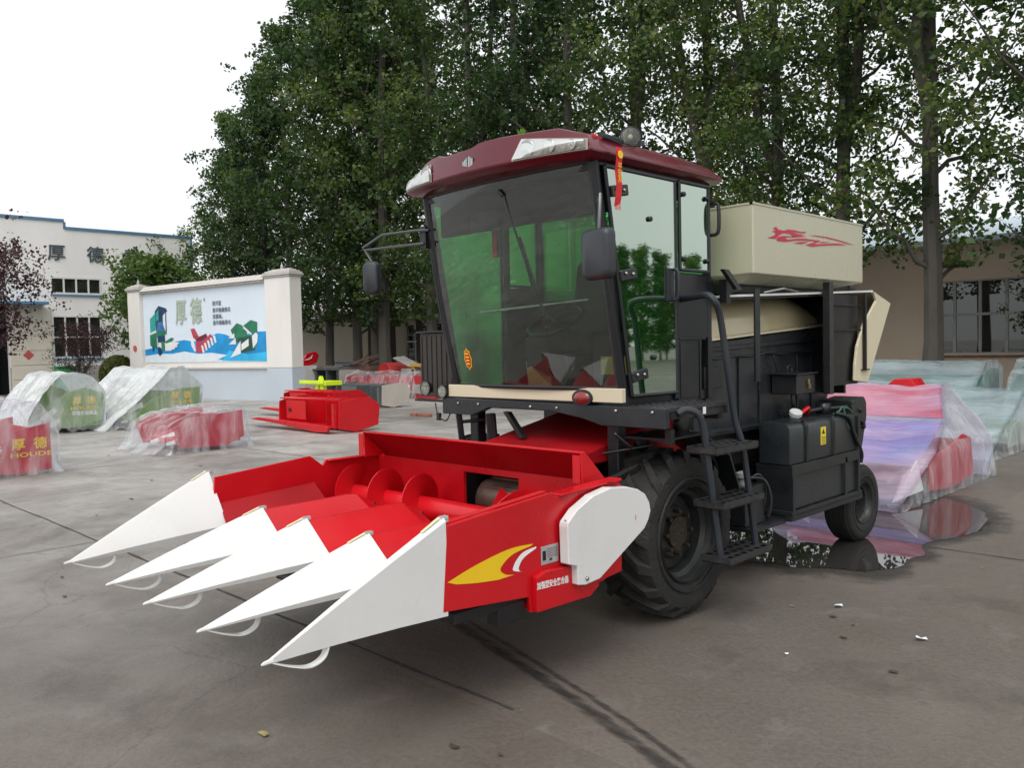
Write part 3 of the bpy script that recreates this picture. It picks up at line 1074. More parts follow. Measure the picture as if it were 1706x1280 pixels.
# green harvester
flat([(1.25, 2.95), (1.62, 3.15), (1.62, 1.95), (1.25, 1.95)], 4, PG2)
flat([(1.22, 2.42), (1.66, 2.40), (1.66, 1.80), (1.22, 1.95)], 5, PG1)
flat([(1.22, 2.42), (1.66, 2.52), (1.66, 2.44), (1.22, 2.34)], 6, PWHT)
flat([(1.60, 3.22), (1.85, 3.42), (2.32, 3.32), (2.42, 3.2), (2.25, 3.16), (2.1, 3.05), (2.1, 2.45), (1.66, 2.42)], 6, PNAVY)
flat([(1.66, 3.15), (1.84, 3.28), (1.84, 2.9), (1.66, 2.85)], 7, PG2)
flat([(1.70, 2.82), (2.05, 2.82), (2.24, 2.48), (1.70, 2.46)], 7, PBLUE)
flat([(1.66, 2.45), (2.32, 2.48), (2.32, 2.36), (1.66, 2.26)], 8, PG1)
flat([(1.72, 2.28), (2.2, 2.32), (2.2, 2.05), (1.72, 1.95)], 7, PNAVY)
flat([(1.75, 2.05), (1.95, 2.05), (2.0, 1.8), (1.8, 1.76)], 9, PWHT)
flat([(1.72, 1.85), (1.84, 1.90), (1.96, 1.84), (1.98, 1.64), (1.86, 1.56), (1.74, 1.62)], 10, PNAVY)
flat([(1.36, 1.95), (1.46, 1.95), (1.48, 1.76), (1.38, 1.72)], 10, PNAVY)
flat([(1.95, 2.1), (2.15, 2.1), (2.2, 1.75), (1.97, 1.75)], 9, PG1)
flat([(2.2, 2.08), (2.62, 2.22), (2.78, 2.2), (2.6, 2.06), (2.3, 2.0)], 9, PG1)
flat([(2.2, 2.0), (2.7, 2.08), (3.12, 2.02), (2.95, 1.93), (3.0, 1.88), (2.8, 1.84), (2.82, 1.79), (2.6, 1.78), (2.6, 1.74), (2.2, 1.74)], 10, PWHT)
flat([(2.28, 3.18), (2.33, 3.18), (2.33, 2.46), (2.28, 2.46)], 8, PNAVY)
# red header
flat([(3.82, 2.50), (4.05, 2.52), (4.3, 2.22), (4.75, 2.30), (4.85, 2.15), (4.2, 2.05), (3.95, 2.2)], 4, PPINK)
flat([(4.12, 2.12), (4.72, 2.32), (4.82, 2.20), (4.4, 2.02), (4.15, 2.0)], 5, PDARKR)
flat([(3.8, 2.20), (3.98, 2.12), (4.1, 1.72), (4.02, 1.68), (3.84, 1.9)], 5, PWHT)
flat([(4.12, 2.05), (4.55, 2.05), (5.0, 2.30), (5.12, 2.15), (4.5, 1.62), (4.12, 1.66)], 6, PPINK)
for k in range(5):
    a, z = 4.42 + k * .18, 1.62 + k * .085
    flat([(a, z + .28), (a + .12, z + .28), (a + .20, z - .02 + .05), (a + .10, z)], 7, PWHT)
# green header
flat([(6.15, 2.40), (6.5, 2.62), (6.75, 2.55), (7.0, 2.40), (7.1, 2.0), (6.5, 1.95), (6.3, 2.1)], 4, PG1)
flat([(6.85, 2.52), (7.25, 2.70), (7.6, 2.62), (7.58, 2.3), (7.3, 2.22)], 5, PG1)
flat([(6.88, 2.50), (7.3, 2.24), (7.24, 2.20), (6.82, 2.45)], 6, PWHT)
flat([(6.5, 2.1), (7.4, 2.2), (7.42, 1.7), (6.7, 1.6)], 5, mat('poster_dark_green', (0.012, 0.07, 0.05), 0.5, var=.3, scale=5))
flat([(6.0, 2.12), (6.34, 2.28), (6.36, 2.10)], 7, PWHT)
flat([(6.02, 1.9), (6.42, 2.12), (6.42, 1.9)], 8, PWHT)
flat([(6.10, 1.44), (6.68, 2.02), (6.68, 1.58)], 9, PWHT)
flat([(6.72, 1.9), (7.12, 2.08), (7.12, 1.84), (6.72, 1.68)], 9, PWHT)
flat([(7.3, 2.16), (7.52, 2.28), (7.62, 2.2), (7.58, 1.95), (7.34, 1.74)], 9, PWHT)
for ch, s, z in (('厚', 3.28, 3.06), ('德', 4.20, 3.06)):
    text(ch, .98, W(s, z, .03), WD, (0, 0, 1), PBRUSH, 'brush_letter', pos, bold=.018, wide=.72)
text('R', .16, W(4.72, 3.50, .03), WD, (0, 0, 1), PTXT, 'print_letter', pos)
for s_, z, n_ in (('您开富', 3.34, 3), ('是华德最想见', 3.10, 6), ('您富裕，', 2.88, 4), ('是华德最荣光', 2.66, 6)):
    text(s_, .17, W(5.17 + n_ * .085, z, .03), WD, (0, 0, 1), PTXT, 'print_letter', pos, bold=.002)
mb = MB()
mb.lathe([(.001, 0), (.12, 0), (.12, .02), (.001, .02)], W(.42, 1.86, .162), WN, 14)
mb.build('paper_flower', MATS['faded_red_paper'], scr)

# ================================================================== THE CORN HARVESTER (front looks along -y, near side is +x)
XC = -3.66
hv = thing('corn_harvester', 'red and white self-propelled corn harvester with green-glazed cab and cream grain tank', 'harvester', (XC, 5.0, 0))

# ------------------------------------------------------------------ header
TIPX = [-4.775, -4.165, -3.715, -3.18, -2.668]
mb = MB()
YB = 3.36
# back wall with the feeder opening
mb.box(-4.72, -3.83, YB, YB + .02, .44, .89)
mb.box(-3.36, -2.645, YB, YB + .02, .44, .89)
mb.box(-3.83, -3.36, YB, YB + .02, .848, .89)
mb.box(-3.83, -3.36, YB, YB + .02, .44, .52)
# curved trough floor
cv = [(3.37, .56), (3.34, .48), (3.26, .43), (3.12, .41), (2.98, .43), (2.88, .50), (2.84, .58)]
mb.sheet([(-4.70, y, z) for y, z in cv[:2]] + [(-2.66, y, z) for y, z in cv[:2]][::-1], (0, .004, -.01))
for (a, b) in zip(cv[:-1], cv[1:]):
    mb.sheet([(-4.70, *a), (-4.70, *b), (-2.66, *b), (-2.66, *a)], (0, .002, -.012))
# frame bar under the row units
mb.box(-4.70, -2.66, 2.70, 2.78, .40, .47)
header = mb.build('header', RED, hv, bevel=.003)

# side plates
left_pl = [(2.17, .52), (2.20, .875), (2.84, .93), (2.93, .86), (2.955, .895), (3.38, .895), (3.38, .45), (3.09, .43), (2.68, .40), (2.17, .50)]
mb = MB()
mb.prism(left_pl, 'x', -4.735, -4.718)
mb.box(-4.718, -4.690, 2.96, 3.36, .885, .893)
mb.build('side_plate', RED, header, bevel=.002)
right_pl = [(2.17, .52), (2.20, .872), (2.82, .922), (2.86, .900), (3.335, .918), (3.335, .45), (3.095, .43), (3.08, .405), (2.68, .396), (2.672, .47)]
mb = MB()
mb.prism(right_pl, 'x', -2.640, -2.620)
pl_r = mb.build('side_plate', RED, header, bevel=.002)
mb = MB()
mb.sheet([(-2.643, 2.21, .873), (-2.643, 2.82, .922), (-2.675, 2.82, .922), (-2.675, 2.21, .873)], (0, 0, .008))
mb.sheet([(-2.60, 2.88, .900), (-2.60, 3.335, .918), (-2.68, 3.335, .918), (-2.68, 2.88, .900)], (0, 0, .010))
mb.build('top_flange', RED, header, bevel=.002)
# clutch housing with its lettering
mb = MB()
mb.prism([(2.69, .400), (2.69, .560), (2.75, .578), (3.09, .560), (3.13, .43), (3.06, .392)], 'x', -2.62, -2.588)
cl = mb.build('clutch_housing', RED, header, bevel=.006, seg=2)
text('加强型安全离合器', .036, (-2.5865, 2.795, .513), (0, 1, -.05), (0, 0, 1), WPRINT, 'lettering', header, bold=.0006, depth=.0006, wide=.74)
# yellow and white swooshes
def swoosh(pts, m_):
    b_ = MB()
    b_.poly([(-2.6185, y, z) for y, z in pts])
    b_.build('swoosh', m_, header)


def curve2(pts, n=6):
    return [(p.x, p.y) for p in smooth_pts([(a, b, 0) for a, b in pts], n)]


swoosh(curve2([(2.193, .640), (2.35, .680), (2.55, .712), (2.703, .708)]) + curve2([(2.690, .701), (2.58, .686), (2.515, .655), (2.495, .628), (2.530, .602), (2.581, .592)]) + curve2([(2.48, .590), (2.35, .604), (2.24, .622)]), YELLOW)
swoosh(curve2([(2.722, .692), (2.64, .682), (2.592, .652), (2.570, .618), (2.584, .606)]) + curve2([(2.638, .593), (2.612, .602), (2.610, .622), (2.640, .655), (2.722, .684)]), WPRINT)
mb = MB()
mb.box(-2.6195, -2.6155, 2.752, 2.868, .598, .683)
lab = mb.build('data_plate', SILVER, header, bevel=.001)
mb = MB()
mb.box(-2.6150, -2.6145, 2.760, 2.782, .618, .662)
mb.box(-2.6150, -2.6145, 2.805, 2.824, .612, .622)
for k in range(6):
    mb.box(-2.6150, -2.6145, 2.79, 2.86, .628 + k * .0078, .630 + k * .0078)
mb.build('data_print', GBLACK, header)
# dark underframe seen below the plate
mb = MB()
mb.box(-2.80, -2.645, 2.25, 2.68, .44, .49)
mb.box(-2.72, -2.64, 2.50, 2.66, .37, .46)
mb.box(-4.70, -2.70, 2.50, 2.66, .41, .46)
mb.build('underframe', BLACK, header, bevel=.004)
# rear guard leaning forward with gussets
mb = MB()
mb.sheet([(-4.63, 3.355, .888), (-2.735, 3.355, .888), (-2.735, 3.175, 1.055), (-4.60, 3.175, 1.055)], (0, .008, .010))
gd_ = mb.build('rear_guard', REDIN, header)
mb = MB()
mb.box(-4.605, -2.73, 3.166, 3.200, 1.058, 1.068)
mb.build('guard_lip', RED, header, bevel=.002)
for x in (-2.735, -4.61):
    mb = MB()
    mb.prism([(3.170, 1.064), (3.200, 1.064), (3.350, .915), (3.345, .898), (3.178, .898)], 'x', x, x + .012)
    mb.box(x - .05, x - .0005, 3.170, 3.176, .905, 1.05)
    mb.build('gusset', RED, header, bevel=.001)

# white chain cover at the near end
cover = [(2.862, .765), (2.866, .785), (2.93, .835), (3.05, .885), (3.18, .905), (3.311, .893), (3.40, .868), (3.462, .835), (3.495, .79), (3.505, .745), (3.485, .70), (3.45, .66), (3.09, .478), (2.985, .470), (2.930, .480), (2.926, .570), (2.866, .590)]
mb = MB()
mb.prism(cover, 'x', -2.605, -2.550)
cvr = mb.build('chain_cover', WHITE, header, bevel=.004)
mb = MB()
mb.lathe([(.001, 0), (.011, 0), (.009, .008), (.001, .009)], (-2.550, 2.99, .50), (1, 0, 0), 8)
mb.lathe([(.001, 0), (.006, 0), (.005, .005), (.001, .006)], (-2.550, 2.845, .80), (1, 0, 0), 8)
mb.build('cover_bolt', STEEL, header, smooth=True, loose=True)
mb = MB()
mb.box(-2.5495, -2.5490, 3.374, 3.378, .715, .742)
mb.box(-2.600, -2.56, 3.22, 3.28, .9265, .9268)
mb.build('paint_mark', RED, header)

# ------------------------------------------------------------------ row dividers
def divider(i):
    xt = TIPX[i]
    mb = MB()
    tip = Vector((xt, 1.415, .520))
    if i in (0, 4):
        s = 1 if i == 4 else -1
        zr, yr = .905, 2.195
        xo = xt + s * .047           # vertical outer face
        xi = xt - s * (.15 if i == 0 else .17)
        rear = [(xo, yr, .500), (xo, yr, zr - .012), (xo - s * .012, yr, zr), (xo - s * .038, yr, zr), (xo - s * .045, yr, zr - .010), (xi, yr + .03, .60), (xi + s * .02, yr + .02, .53)]
        fr = [(xt + s * .006, 1.415, .512), (xt + s * .006, 1.415, .522), (xt + s * .003, 1.415, .526), (xt - s * .003, 1.415, .526), (xt - s * .006, 1.415, .522), (xt - s * .008, 1.415, .515), (xt - s * .004, 1.415, .511)]
    else:
        zr, yr = .765, 2.20
        rear = [(xt + .215, yr, .560), (xt + .225, yr, .600), (xt + .016, yr, zr - .006), (xt + .010, yr, zr), (xt - .010, yr, zr), (xt - .016, yr, zr - .006), (xt - .225, yr, .600), (xt - .215, yr, .560)]
        fr = [(xt + .006, 1.415, .512), (xt + .008, 1.415, .517), (xt + .004, 1.415, .525), (xt + .002, 1.415, .527), (xt - .002, 1.415, .527), (xt - .004, 1.415, .525), (xt - .008, 1.415, .517), (xt - .006, 1.415, .512)]
    n = len(rear)
    # middle ring keeps the faces very slightly full
    rings = []
    for t in (0, .35, .7, 1.0):
        k = t
        rings.append([Vector(a).lerp(Vector(b), k) + Vector((0, 0, .006 * math.sin(math.pi * t))) for a, b in zip(fr, rear)])
    v = [p for r_ in rings for p in r_]
    f = []
    for a in range(3):
        for k in range(n):
            f.append((a * n + k, a * n + (k + 1) % n, (a + 1) * n + (k + 1) % n, (a + 1) * n + k))
    f.append(tuple(range(n))[::-1])
    f.append(tuple(range(3 * n, 4 * n)))
    mb.raw(v, f)
    # tip nib
    mb.tube([(xt, 1.43, .519), (xt, 1.395, .516), (xt, 1.385, .514)], [.010, .007, .004], 6)
    d = mb.build('row_divider', WHITE, header, smooth=True, ang=20)
    # hinge on the ridge
    mb = MB()
    xh = xt if i not in (0, 4) else rear[3][0] + (.013 if i == 4 else -.013)
    mb.box(xh - .010, xh - .005, 2.185, 2.222, zr - .02, zr + .006)
    mb.box(xh + .005, xh + .010, 2.185, 2.222, zr - .02, zr + .006)
    mb.tube([(xh - .014, 2.212, zr - .003), (xh + .014, 2.212, zr - .003)], .006, 8)
    mb.build('divider_hinge', mat('pale_hinge', (.45, .45, .44), .4, dirt=.2), header)
    mb = MB()
    ys = 2.09
    zz = .526 + (zr - .526) * (ys - 1.385) / (yr - 1.385) + .006 * math.sin(math.pi * (ys - 1.385) / (yr - 1.385))
    z2 = .526 + (zr - .526) * (2.19 - 1.385) / (yr - 1.385) + .0015
    xa = xt + (xh - xt) * (ys - 1.385) / (yr - 1.385)
    mb.sheet([(xa - .008, ys, zz + .003), (xa + .008, ys, zz + .003), (xh + .008, 2.18, z2 + .003), (xh - .008, 2.18, z2 + .003)], (0, 0, .001))
    mb.build('yellow_sticker', mat('faded_yellow_sticker', (0.70, 0.62, 0.36), 0.5, var=.2, scale=30), header)
    # skid strap under the nose
    pts = smooth_pts([(0, 1.425, .512), (0, 1.50, .478), (0, 1.575, .458), (0, 1.632, .478), (0, 1.652, .530)], 5)
    v, f = [], []
    w = .017
    for k, p in enumerate(pts):
        t = (pts[min(k + 1, len(pts) - 1)] - pts[max(k - 1, 0)]).normalized()
        nn = Vector((0, -t.z, t.y)) * .0025
        c = Vector((xt, p.y, p.z))
        ww = w * (.35 + .65 * min(1, k / 9))
        v += [c + Vector((-ww, 0, 0)) + nn, c + Vector((ww, 0, 0)) + nn, c + Vector((ww, 0, 0)) - nn, c + Vector((-ww, 0, 0)) - nn]
    for k in range(len(pts) - 1):
        for q in range(4):
            f.append((k * 4 + q, k * 4 + (q + 1) % 4, k * 4 + 4 + (q + 1) % 4, k * 4 + 4 + q))
    f += [(0, 1, 2, 3), tuple(range(len(v) - 4, len(v)))[::-1]]
    mb = MB()
    mb.raw(v, f)
    mb.build('skid_strap', STRAPM, header, smooth=True)


for i in range(5):
    divider(i)

# red hoods behind the three inner dividers
for i in (1, 2, 3):
    xt = TIPX[i]
    mb = MB()
    v, f = [], []
    secs = [(2.205, .752, .21, .60), (2.50, .752, .21, .62), (2.74, .758, .20, .655), (2.80, .752, .19, .66), (2.90, .700, .17, .63), (2.95, .64, .15, .58)]
    for (y, zr, hw, zl) in secs:
        v += [(xt + hw, y, zl - .06), (xt + hw, y, zl), (xt + .022, y, zr - .006), (xt + .012, y, zr), (xt - .012, y, zr), (xt - .022, y, zr - .006), (xt - hw, y, zl), (xt - hw, y, zl - .06)]
    n = 8
    for a in range(len(secs) - 1):
        for k in range(n - 1):
            f.append((a * n + k, a * n + k + 1, (a + 1) * n + k + 1, (a + 1) * n + k))
    f += [tuple(range(n))[::-1], tuple(range((len(secs) - 1) * n, len(secs) * n))]
    mb.raw(v, f)
    mb.build('row_hood', RED, header, smooth=True, ang=18)
    mb = MB()
    for s in (1, -1):
        mb.lathe([(.001, 0), (.010, 0), (.008, .006), (.001, .007)], (xt + s * .10, 2.86, .700), (s * .45, .3, .85), 8)
    mb.build('hood_bolt', GBLACK, header, loose=True)
# end hoods against the side plates
for (xa, xb) in ((-4.715, -4.56), (-2.645, -2.80)):
    mb = MB()
    mb.sheet([(xa, 2.22, .72), (xa, 2.86, .76), (xb, 2.88, .62), (xb, 2.20, .58)], (0, 0, -.012))
    mb.build('end_hood', REDIN, header)
# snapping plates between the hoods
for a, b in zip(TIPX[:-1], TIPX[1:]):
    mb = MB()
    xm = (a + b) / 2
    for s in (-1, 1):
        mb.box(xm + s * .075 - .055, xm + s * .075 + .055, 1.95, 2.86, .535, .548)
    mb.box(xm - .12, xm + .12, 2.15, 2.85, .47, .52)
    mb.build('snapping_plate', BLACK, header, loose=True)

# cross auger
AY, AZ_ = 3.13, .645
mb = MB()
mb.tube([(-4.715, AY, AZ_), (-2.66, AY, AZ_)], .072, 14)
aug = mb.build('auger', RED, header, smooth=True)


def flight(x0, x1, turns, hand):
    n = int(26 * turns)
    v, f = [], []
    for k in range(n + 1):
        t = k / n
        w = hand * 2 * math.pi * turns * t + .9
        x = x0 + (x1 - x0) * t
        for rr in (.07, .205):
            for dx in (-.0035, .0035):
                v.append((x + dx, AY + rr * math.cos(w), AZ_ + rr * math.sin(w)))
    for k in range(n):
        a, b = k * 4, k * 4 + 4
        f += [(a, a + 2, b + 2, b), (a + 1, b + 1, b + 3, a + 3), (a + 2, a + 3, b + 3, b + 2)]
    q = MB()
    q.raw(v, f)
    q.build('auger_flight', RED, header, smooth=True)


flight(-4.70, -3.80, 2.6, 1)
flight(-3.40, -2.68, 2.1, -1)
# feeder: dark throat, drum and red elevator casing
mb = MB()
mb.tube([(-3.80, 3.55, .66), (-3.38, 3.55, .66)], .13, 18)
for k in range(8):
    w = k * math.pi / 4
    mb.box(-3.78, -3.40, 3.55 + .13 * math.cos(w) - .008, 3.55 + .13 * math.cos(w) + .008, .66 + .13 * math.sin(w) - .012, .66 + .13 * math.sin(w) + .012)
mb.build('feeder_drum', mat('worn_drum_steel', (0.16, 0.11, 0.09), 0.4, metal=.6, var=.3, scale=8), header, smooth=True)
mb = MB()
mb.box(-3.87, -3.85, 3.385, 4.1, .45, .90)
mb.box(-3.345, -3.325, 3.385, 4.1, .45, .90)
mb.box(-3.85, -3.345, 4.0, 4.05, .45, .90)
mb.box(-3.85, -3.345, 3.385, 4.0, .44, .46)
mb.build('feeder_throat', BLACK, header)
mb = MB()
mb.prism([(3.395, .905), (3.395, .925), (4.5, 1.14), (4.9, 1.14), (4.9, .80), (4.12, .80), (4.12, .905)], 'x', -4.02, -3.12)
mb.build('elevator_casing', REDIN, hv, bevel=.01)
mb = MB()
mb.box(-3.30, -3.10, 3.62, 3.66, .965, .985)
mb.lathe([(.001, 0), (.016, 0), (.016, .012), (.001, .012)], (-3.55, 3.66, .975), (0, -.2, 1), 8)
mb.build('casing_clip', BLACK, hv, loose=True)

# ------------------------------------------------------------------ wheels
def ag_tyre(name, xo, inward, yc, Rr, wd, rim_r, lugs, lug_h, label=None):
    """xo: outer face x; inward: -1 if the tyre body lies towards -x of it"""
    xm = xo + inward * wd / 2
    h = wd / 2
    Rc = Rr - lug_h
    o = -inward
    # hub first: the part that carries tyre and rim
    mb = MB()
    mb.lathe([(.001, o * (h - .10)), (rim_r * .34, o * (h - .10)), (rim_r * .34, o * (h - .135)), (rim_r * .28, o * (h - .15)), (.001, o * (h - .15))], (xm, yc, Rr), (1, 0, 0), 16)
    for k in range(8):
        w = 2 * math.pi * k / 8
        mb.lathe([(.001, o * (h - .085)), (.013, o * (h - .085)), (.016, o * (h - .135)), (.001, o * (h - .14))], (xm, yc + rim_r * .46 * math.cos(w), Rr + rim_r * .46 * math.sin(w)), (1, 0, 0), 6)
    whl = mb.build('wheel', HUBM, hv, smooth=True)
    mb = MB()
    prof = [(rim_r, -h * .78), (rim_r * 1.10, -h * .90), (Rc * .82, -h * .98), (Rc * .93, -h * .95), (Rc * .985, -h * .80), (Rc, -h * .45), (Rc * 1.004, 0), (Rc, h * .45),
            (Rc * .985, h * .80), (Rc * .93, h * .95), (Rc * .82, h * .98), (rim_r * 1.10, h * .90), (rim_r, h * .78), (rim_r * .96, h * .3), (rim_r * .96, -h * .3)]
    mb.lathe(prof, (xm, yc, Rr), (1, 0, 0), 56, close=True)
    # concentric moulding on both walls
    for s in (-1, 1):
        mb.lathe([(Rc * .70, s * h * .955), (Rc * .715, s * h * 1.0), (Rc * .735, s * h * 1.0), (Rc * .75, s * h * .955)], (xm, yc, Rr), (1, 0, 0), 56, close=True)
    if lugs:
        for s in (-1, 1):
            for k in range(lugs):
                w0 = 2 * math.pi * (k + (0 if s > 0 else .5)) / lugs
                v = []
                m_ = 5
                for q in range(m_ + 1):
                    t = q / m_
                    xx = s * h * (-.04 + 1.0 * t)
                    w = w0 - .42 * t
                    rb = Rc * (1.0 - .02 * t ** 3) - .02
                    rt = Rr - (.012 * t ** 2) - (0 if t < .95 else .05)
                    if t > .9:
                        rb = Rc * .90
                    hw = (.019 + .012 * t)
                    for (rr, dw) in ((rb, -hw * 1.25), (rt, -hw), (rt, hw), (rb, hw * 1.25)):
                        ww = w + dw / Rr
                        v.append((xm + xx, yc + rr * math.sin(ww), Rr + rr * math.cos(ww)))
                f = []
                for q in range(m_):
                    a, b = q * 4, q * 4 + 4
                    f += [(a, a + 1, b + 1, b), (a + 1, a + 2, b + 2, b + 1), (a + 2, a + 3, b + 3, b + 2)]
                f += [(0, 1, 2, 3), (m_ * 4 + 3, m_ * 4 + 2, m_ * 4 + 1, m_ * 4)]
                mb.raw(v, f)
    else:
        for k in range(3):
            mb.lathe([(Rr - .008, -h * .5 + k * h * .5 - .025), (Rr, -h * .5 + k * h * .5 - .020), (Rr, -h * .5 + k * h * .5 + .020), (Rr - .008, -h * .5 + k * h * .5 + .025)], (xm, yc, Rr), (1, 0, 0), 56, close=True)
    mb.build('tyre', RUBBER, whl, smooth=True, ang=40)
    mb = MB()
    o = -inward
    mb.lathe([(rim_r * 1.02, o * h * .92), (rim_r * 1.045, o * h * .80), (rim_r * .99, o * h * .78), (rim_r * .95, o * h * .60), (rim_r * .86, o * h * .50), (rim_r * .84, o * h * .05), (rim_r * .80, o * (h - .155)),
              (rim_r * .60, o * (h - .15)), (rim_r * .52, o * (h - .125)), (rim_r * .34, o * (h - .125)), (rim_r * .30, o * (h - .17)), (rim_r * .7, o * (h - .175)), (rim_r * .90, -o * h * .6), (rim_r * .985, -o * h * .8), (rim_r * .985, o * h * .7)], (xm, yc, Rr), (1, 0, 0), 40, close=True)
    mb.build('rim', RIMM, whl, smooth=True, ang=30)
    return whl


ag_tyre('wheel', -2.70, -1, 4.115, .490, .41, .272, 17, .038)
ag_tyre('wheel', -4.62, 1, 4.115, .490, .41, .272, 17, .038)
ag_tyre('wheel', -2.735, -1, 6.60, .303, .215, .158, 0, .006)
ag_tyre('wheel', -4.585, 1, 6.60, .303, .215, .158, 0, .006)

# ------------------------------------------------------------------ chassis and dark machinery
mb = MB()
for x in (-3.15, -4.17):
    mb.box(x - .04, x + .04, 3.85, 7.0, .60, .74)
mb.box(-4.40, -2.95, 4.03, 4.20, .42, .58)
mb.box(-4.45, -2.90, 6.54, 6.66, .34, .46)
mb.box(-4.15, -3.17, 4.3, 4.4, .60, .74)
mb.box(-4.15, -3.17, 5.6, 5.7, .60, .74)
mb.box(-3.10, -3.02, 3.84, 3.92, .74, 1.18)
mb.box(-4.30, -4.22, 3.84, 3.92, .74, 1.18)
chassis = mb.build('chassis', DARK, hv, bevel=.006)
mb = MB()
mb.box(-4.25, -3.02, 4.75, 6.45, .74, 1.00)
mb.box(-4.2, -3.10, 4.42, 6.3, .46, .74)
mb.box(-3.9, -3.4, 4.0, 4.5, .35, .80)
mb.build('gearbox', BLACK, hv, bevel=.02)
# main threshing body side with ribs
mb = MB()
mb.prism([(4.60, .98), (4.60, 1.60), (5.13, 1.615), (6.50, 1.715), (6.55, 1.20), (6.45, .98)], 'x', -4.32, -3.00)
body = mb.build('body_casing', DARK2, hv, bevel=.006)
mb = MB()
for y in (4.72, 5.14, 5.42, 5.98, 6.22):
    mb.box(-2.999, -2.985, y, y + .025, 1.0, 1.49)
mb.box(-2.999, -2.955, 4.62, 6.5, .985, 1.015)
mb.sheet([(-2.999, 4.62, 1.53), (-2.999, 6.5, 1.60), (-2.999, 6.5, 1.63), (-2.999, 4.62, 1.56)], (.02, 0, 0))
mb.box(-2.999, -2.94, 4.64, 4.86, 1.30, 1.44)
mb.build('side_rib', DARK, body, bevel=.003, loose=True)
# wiring harness drooping along the seam
mb = MB()
pts = [(-2.975, 4.66 + t * .12, 1.505 + .016 * t * .12 - .018 * abs(math.sin(t * .9))) for t in range(15)]
mb.tube(smooth_pts(pts, 3), .009, 6)
mb.tube(smooth_pts([(-2.97, 5.58, 1.50), (-2.96, 5.60, 1.44), (-2.96, 5.62, 1.38)], 4), .006, 6)
mb.build('wire', GBLACK, body, smooth=True, loose=True)
# straps and chaff on the cover ledge
mb = MB()
rc = random.Random(12)
for k in range(90):
    y = rc.uniform(5.05, 6.42)
    z = 1.625 + (y - 5.13) * .073
    a = rc.uniform(0, 3.14)
    l, w = rc.uniform(.015, .05), rc.uniform(.004, .012)
    mb.obox((-3.015 - rc.random() * .03, y, z + rc.random() * .014), (l * math.cos(a) * .4, l * math.sin(a), .002), (-w * math.sin(a), w * math.cos(a), 0), (0, 0, .003))
tag(mb.build('dry_husk', mat('dry_husk', (0.14, 0.085, 0.04), 0.9, var=.5, scale=20), body), kind='stuff')
# pulley and hydraulics behind the ladder
mb = MB()
mb.lathe([(.02, 0), (.085, 0), (.085, .012), (.070, .018), (.085, .024), (.085, .036), (.02, .036)], (-2.98, 4.42, 1.10), (1, 0, 0), 20)
mb.lathe([(.02, 0), (.06, 0), (.06, .03), (.02, .03)], (-3.02, 4.05, 1.02), (1, 0, 0), 18)
mb.build('pulley', BLACK, hv, smooth=True, loose=True)
mb = MB()
mb.tube(smooth_pts([(-2.95, 4.40, 1.05), (-2.86, 4.52, .94), (-2.84, 4.62, .80), (-2.86, 4.70, .66)], 5), .014, 7)
mb.tube(smooth_pts([(-2.95, 4.46, 1.05), (-2.88, 4.56, .97), (-2.87, 4.58, .78), (-2.93, 4.66, .66)], 5), .012, 7)
mb.tube(smooth_pts([(-2.95, 3.72, 1.10), (-2.90, 3.80, 1.02), (-2.97, 3.95, .99)], 5), .010, 6)
mb.tube([(-3.02, 3.70, .98), (-2.80, 3.92, 1.03)], .008, 6)
mb.build('hose', GBLACK, hv, smooth=True, loose=True)
# mudguard plate above the front wheel
mb = MB()
mb.sheet([(-2.70, 3.88, 1.055), (-2.70, 4.25, 1.06), (-3.04, 4.25, 1.06), (-3.04, 3.88, 1.055)], (0, 0, .012))
mb.sheet([(-2.72, 4.26, 1.06), (-2.72, 4.56, .90), (-3.04, 4.56, .90), (-3.04, 4.26, 1.06)], (0, .005, .012))
mb.sheet([(-2.72, 4.56, .90), (-2.72, 4.70, .62), (-3.04, 4.70, .62), (-3.04, 4.56, .90)], (0, .012, .005))
mb.build('mudguard', DARK, hv)

# battery box behind the ladder
mb = MB()
mb.box(-2.98, -2.76, 4.82, 5.06, .40, .66)
bat = mb.build('filter_box', DARK, hv, bevel=.008)
mb = MB()
mb.lathe([(.03, 0), (.03, .04), (.045, .05), (.045, .08), (.02, .09)], (-2.84, 4.92, .66), (0, 0, 1), 12)
mb.build('filter_cap', mat('dull_plastic_cap', (0.20, 0.22, 0.22), .5), bat, smooth=True)
mb = MB()
mb.tube(smooth_pts([(-2.82, 4.98, .70), (-2.76, 5.06, .68), (-2.73, 5.09, .55), (-2.75, 5.08, .42)], 5), .011, 7)
mb.tube(smooth_pts([(-2.84, 4.98, .68), (-2.78, 5.03, .72), (-2.76, 5.08, .60), (-2.78, 5.06, .46)], 5), .008, 7)
mb.build('filter_hose', GBLACK, bat, smooth=True, loose=True)
mb = MB()
mb.box(-2.98, -2.70, 4.80, 5.24, .375, .40)
mb.build('filter_shelf', DARK, hv)

# fuel tank and its cradle
mb = MB()
mb.prism([(-2.89, .765), (-2.89, 1.035), (-2.885, 1.045), (-2.71, 1.045), (-2.68, 1.035), (-2.665, 1.005), (-2.665, .765)], 'y', 5.225, 6.27)
ft = mb.build('fuel_tank', DARK2, hv, bevel=.012, seg=2, smooth=True)
mb = MB()
mb.box(-2.90, -2.672, 5.26, 6.28, .455, .735)
mb.build('lower_tank', DARK2, hv, bevel=.012, seg=2)
mb = MB()
mb.box(-2.92, -2.652, 5.235, 6.30, .735, .763)
mb.box(-2.662, -2.650, 5.232, 6.302, .690, .764)
mb.box(-2.92, -2.648, 5.238, 5.268, .40, .755)
mb.box(-2.92, -2.648, 6.275, 6.305, .43, 1.02)
mb.box(-2.92, -2.650, 5.23, 6.34, .425, .453)
mb.box(-2.700, -2.655, 5.23, 6.36, .385, .424)
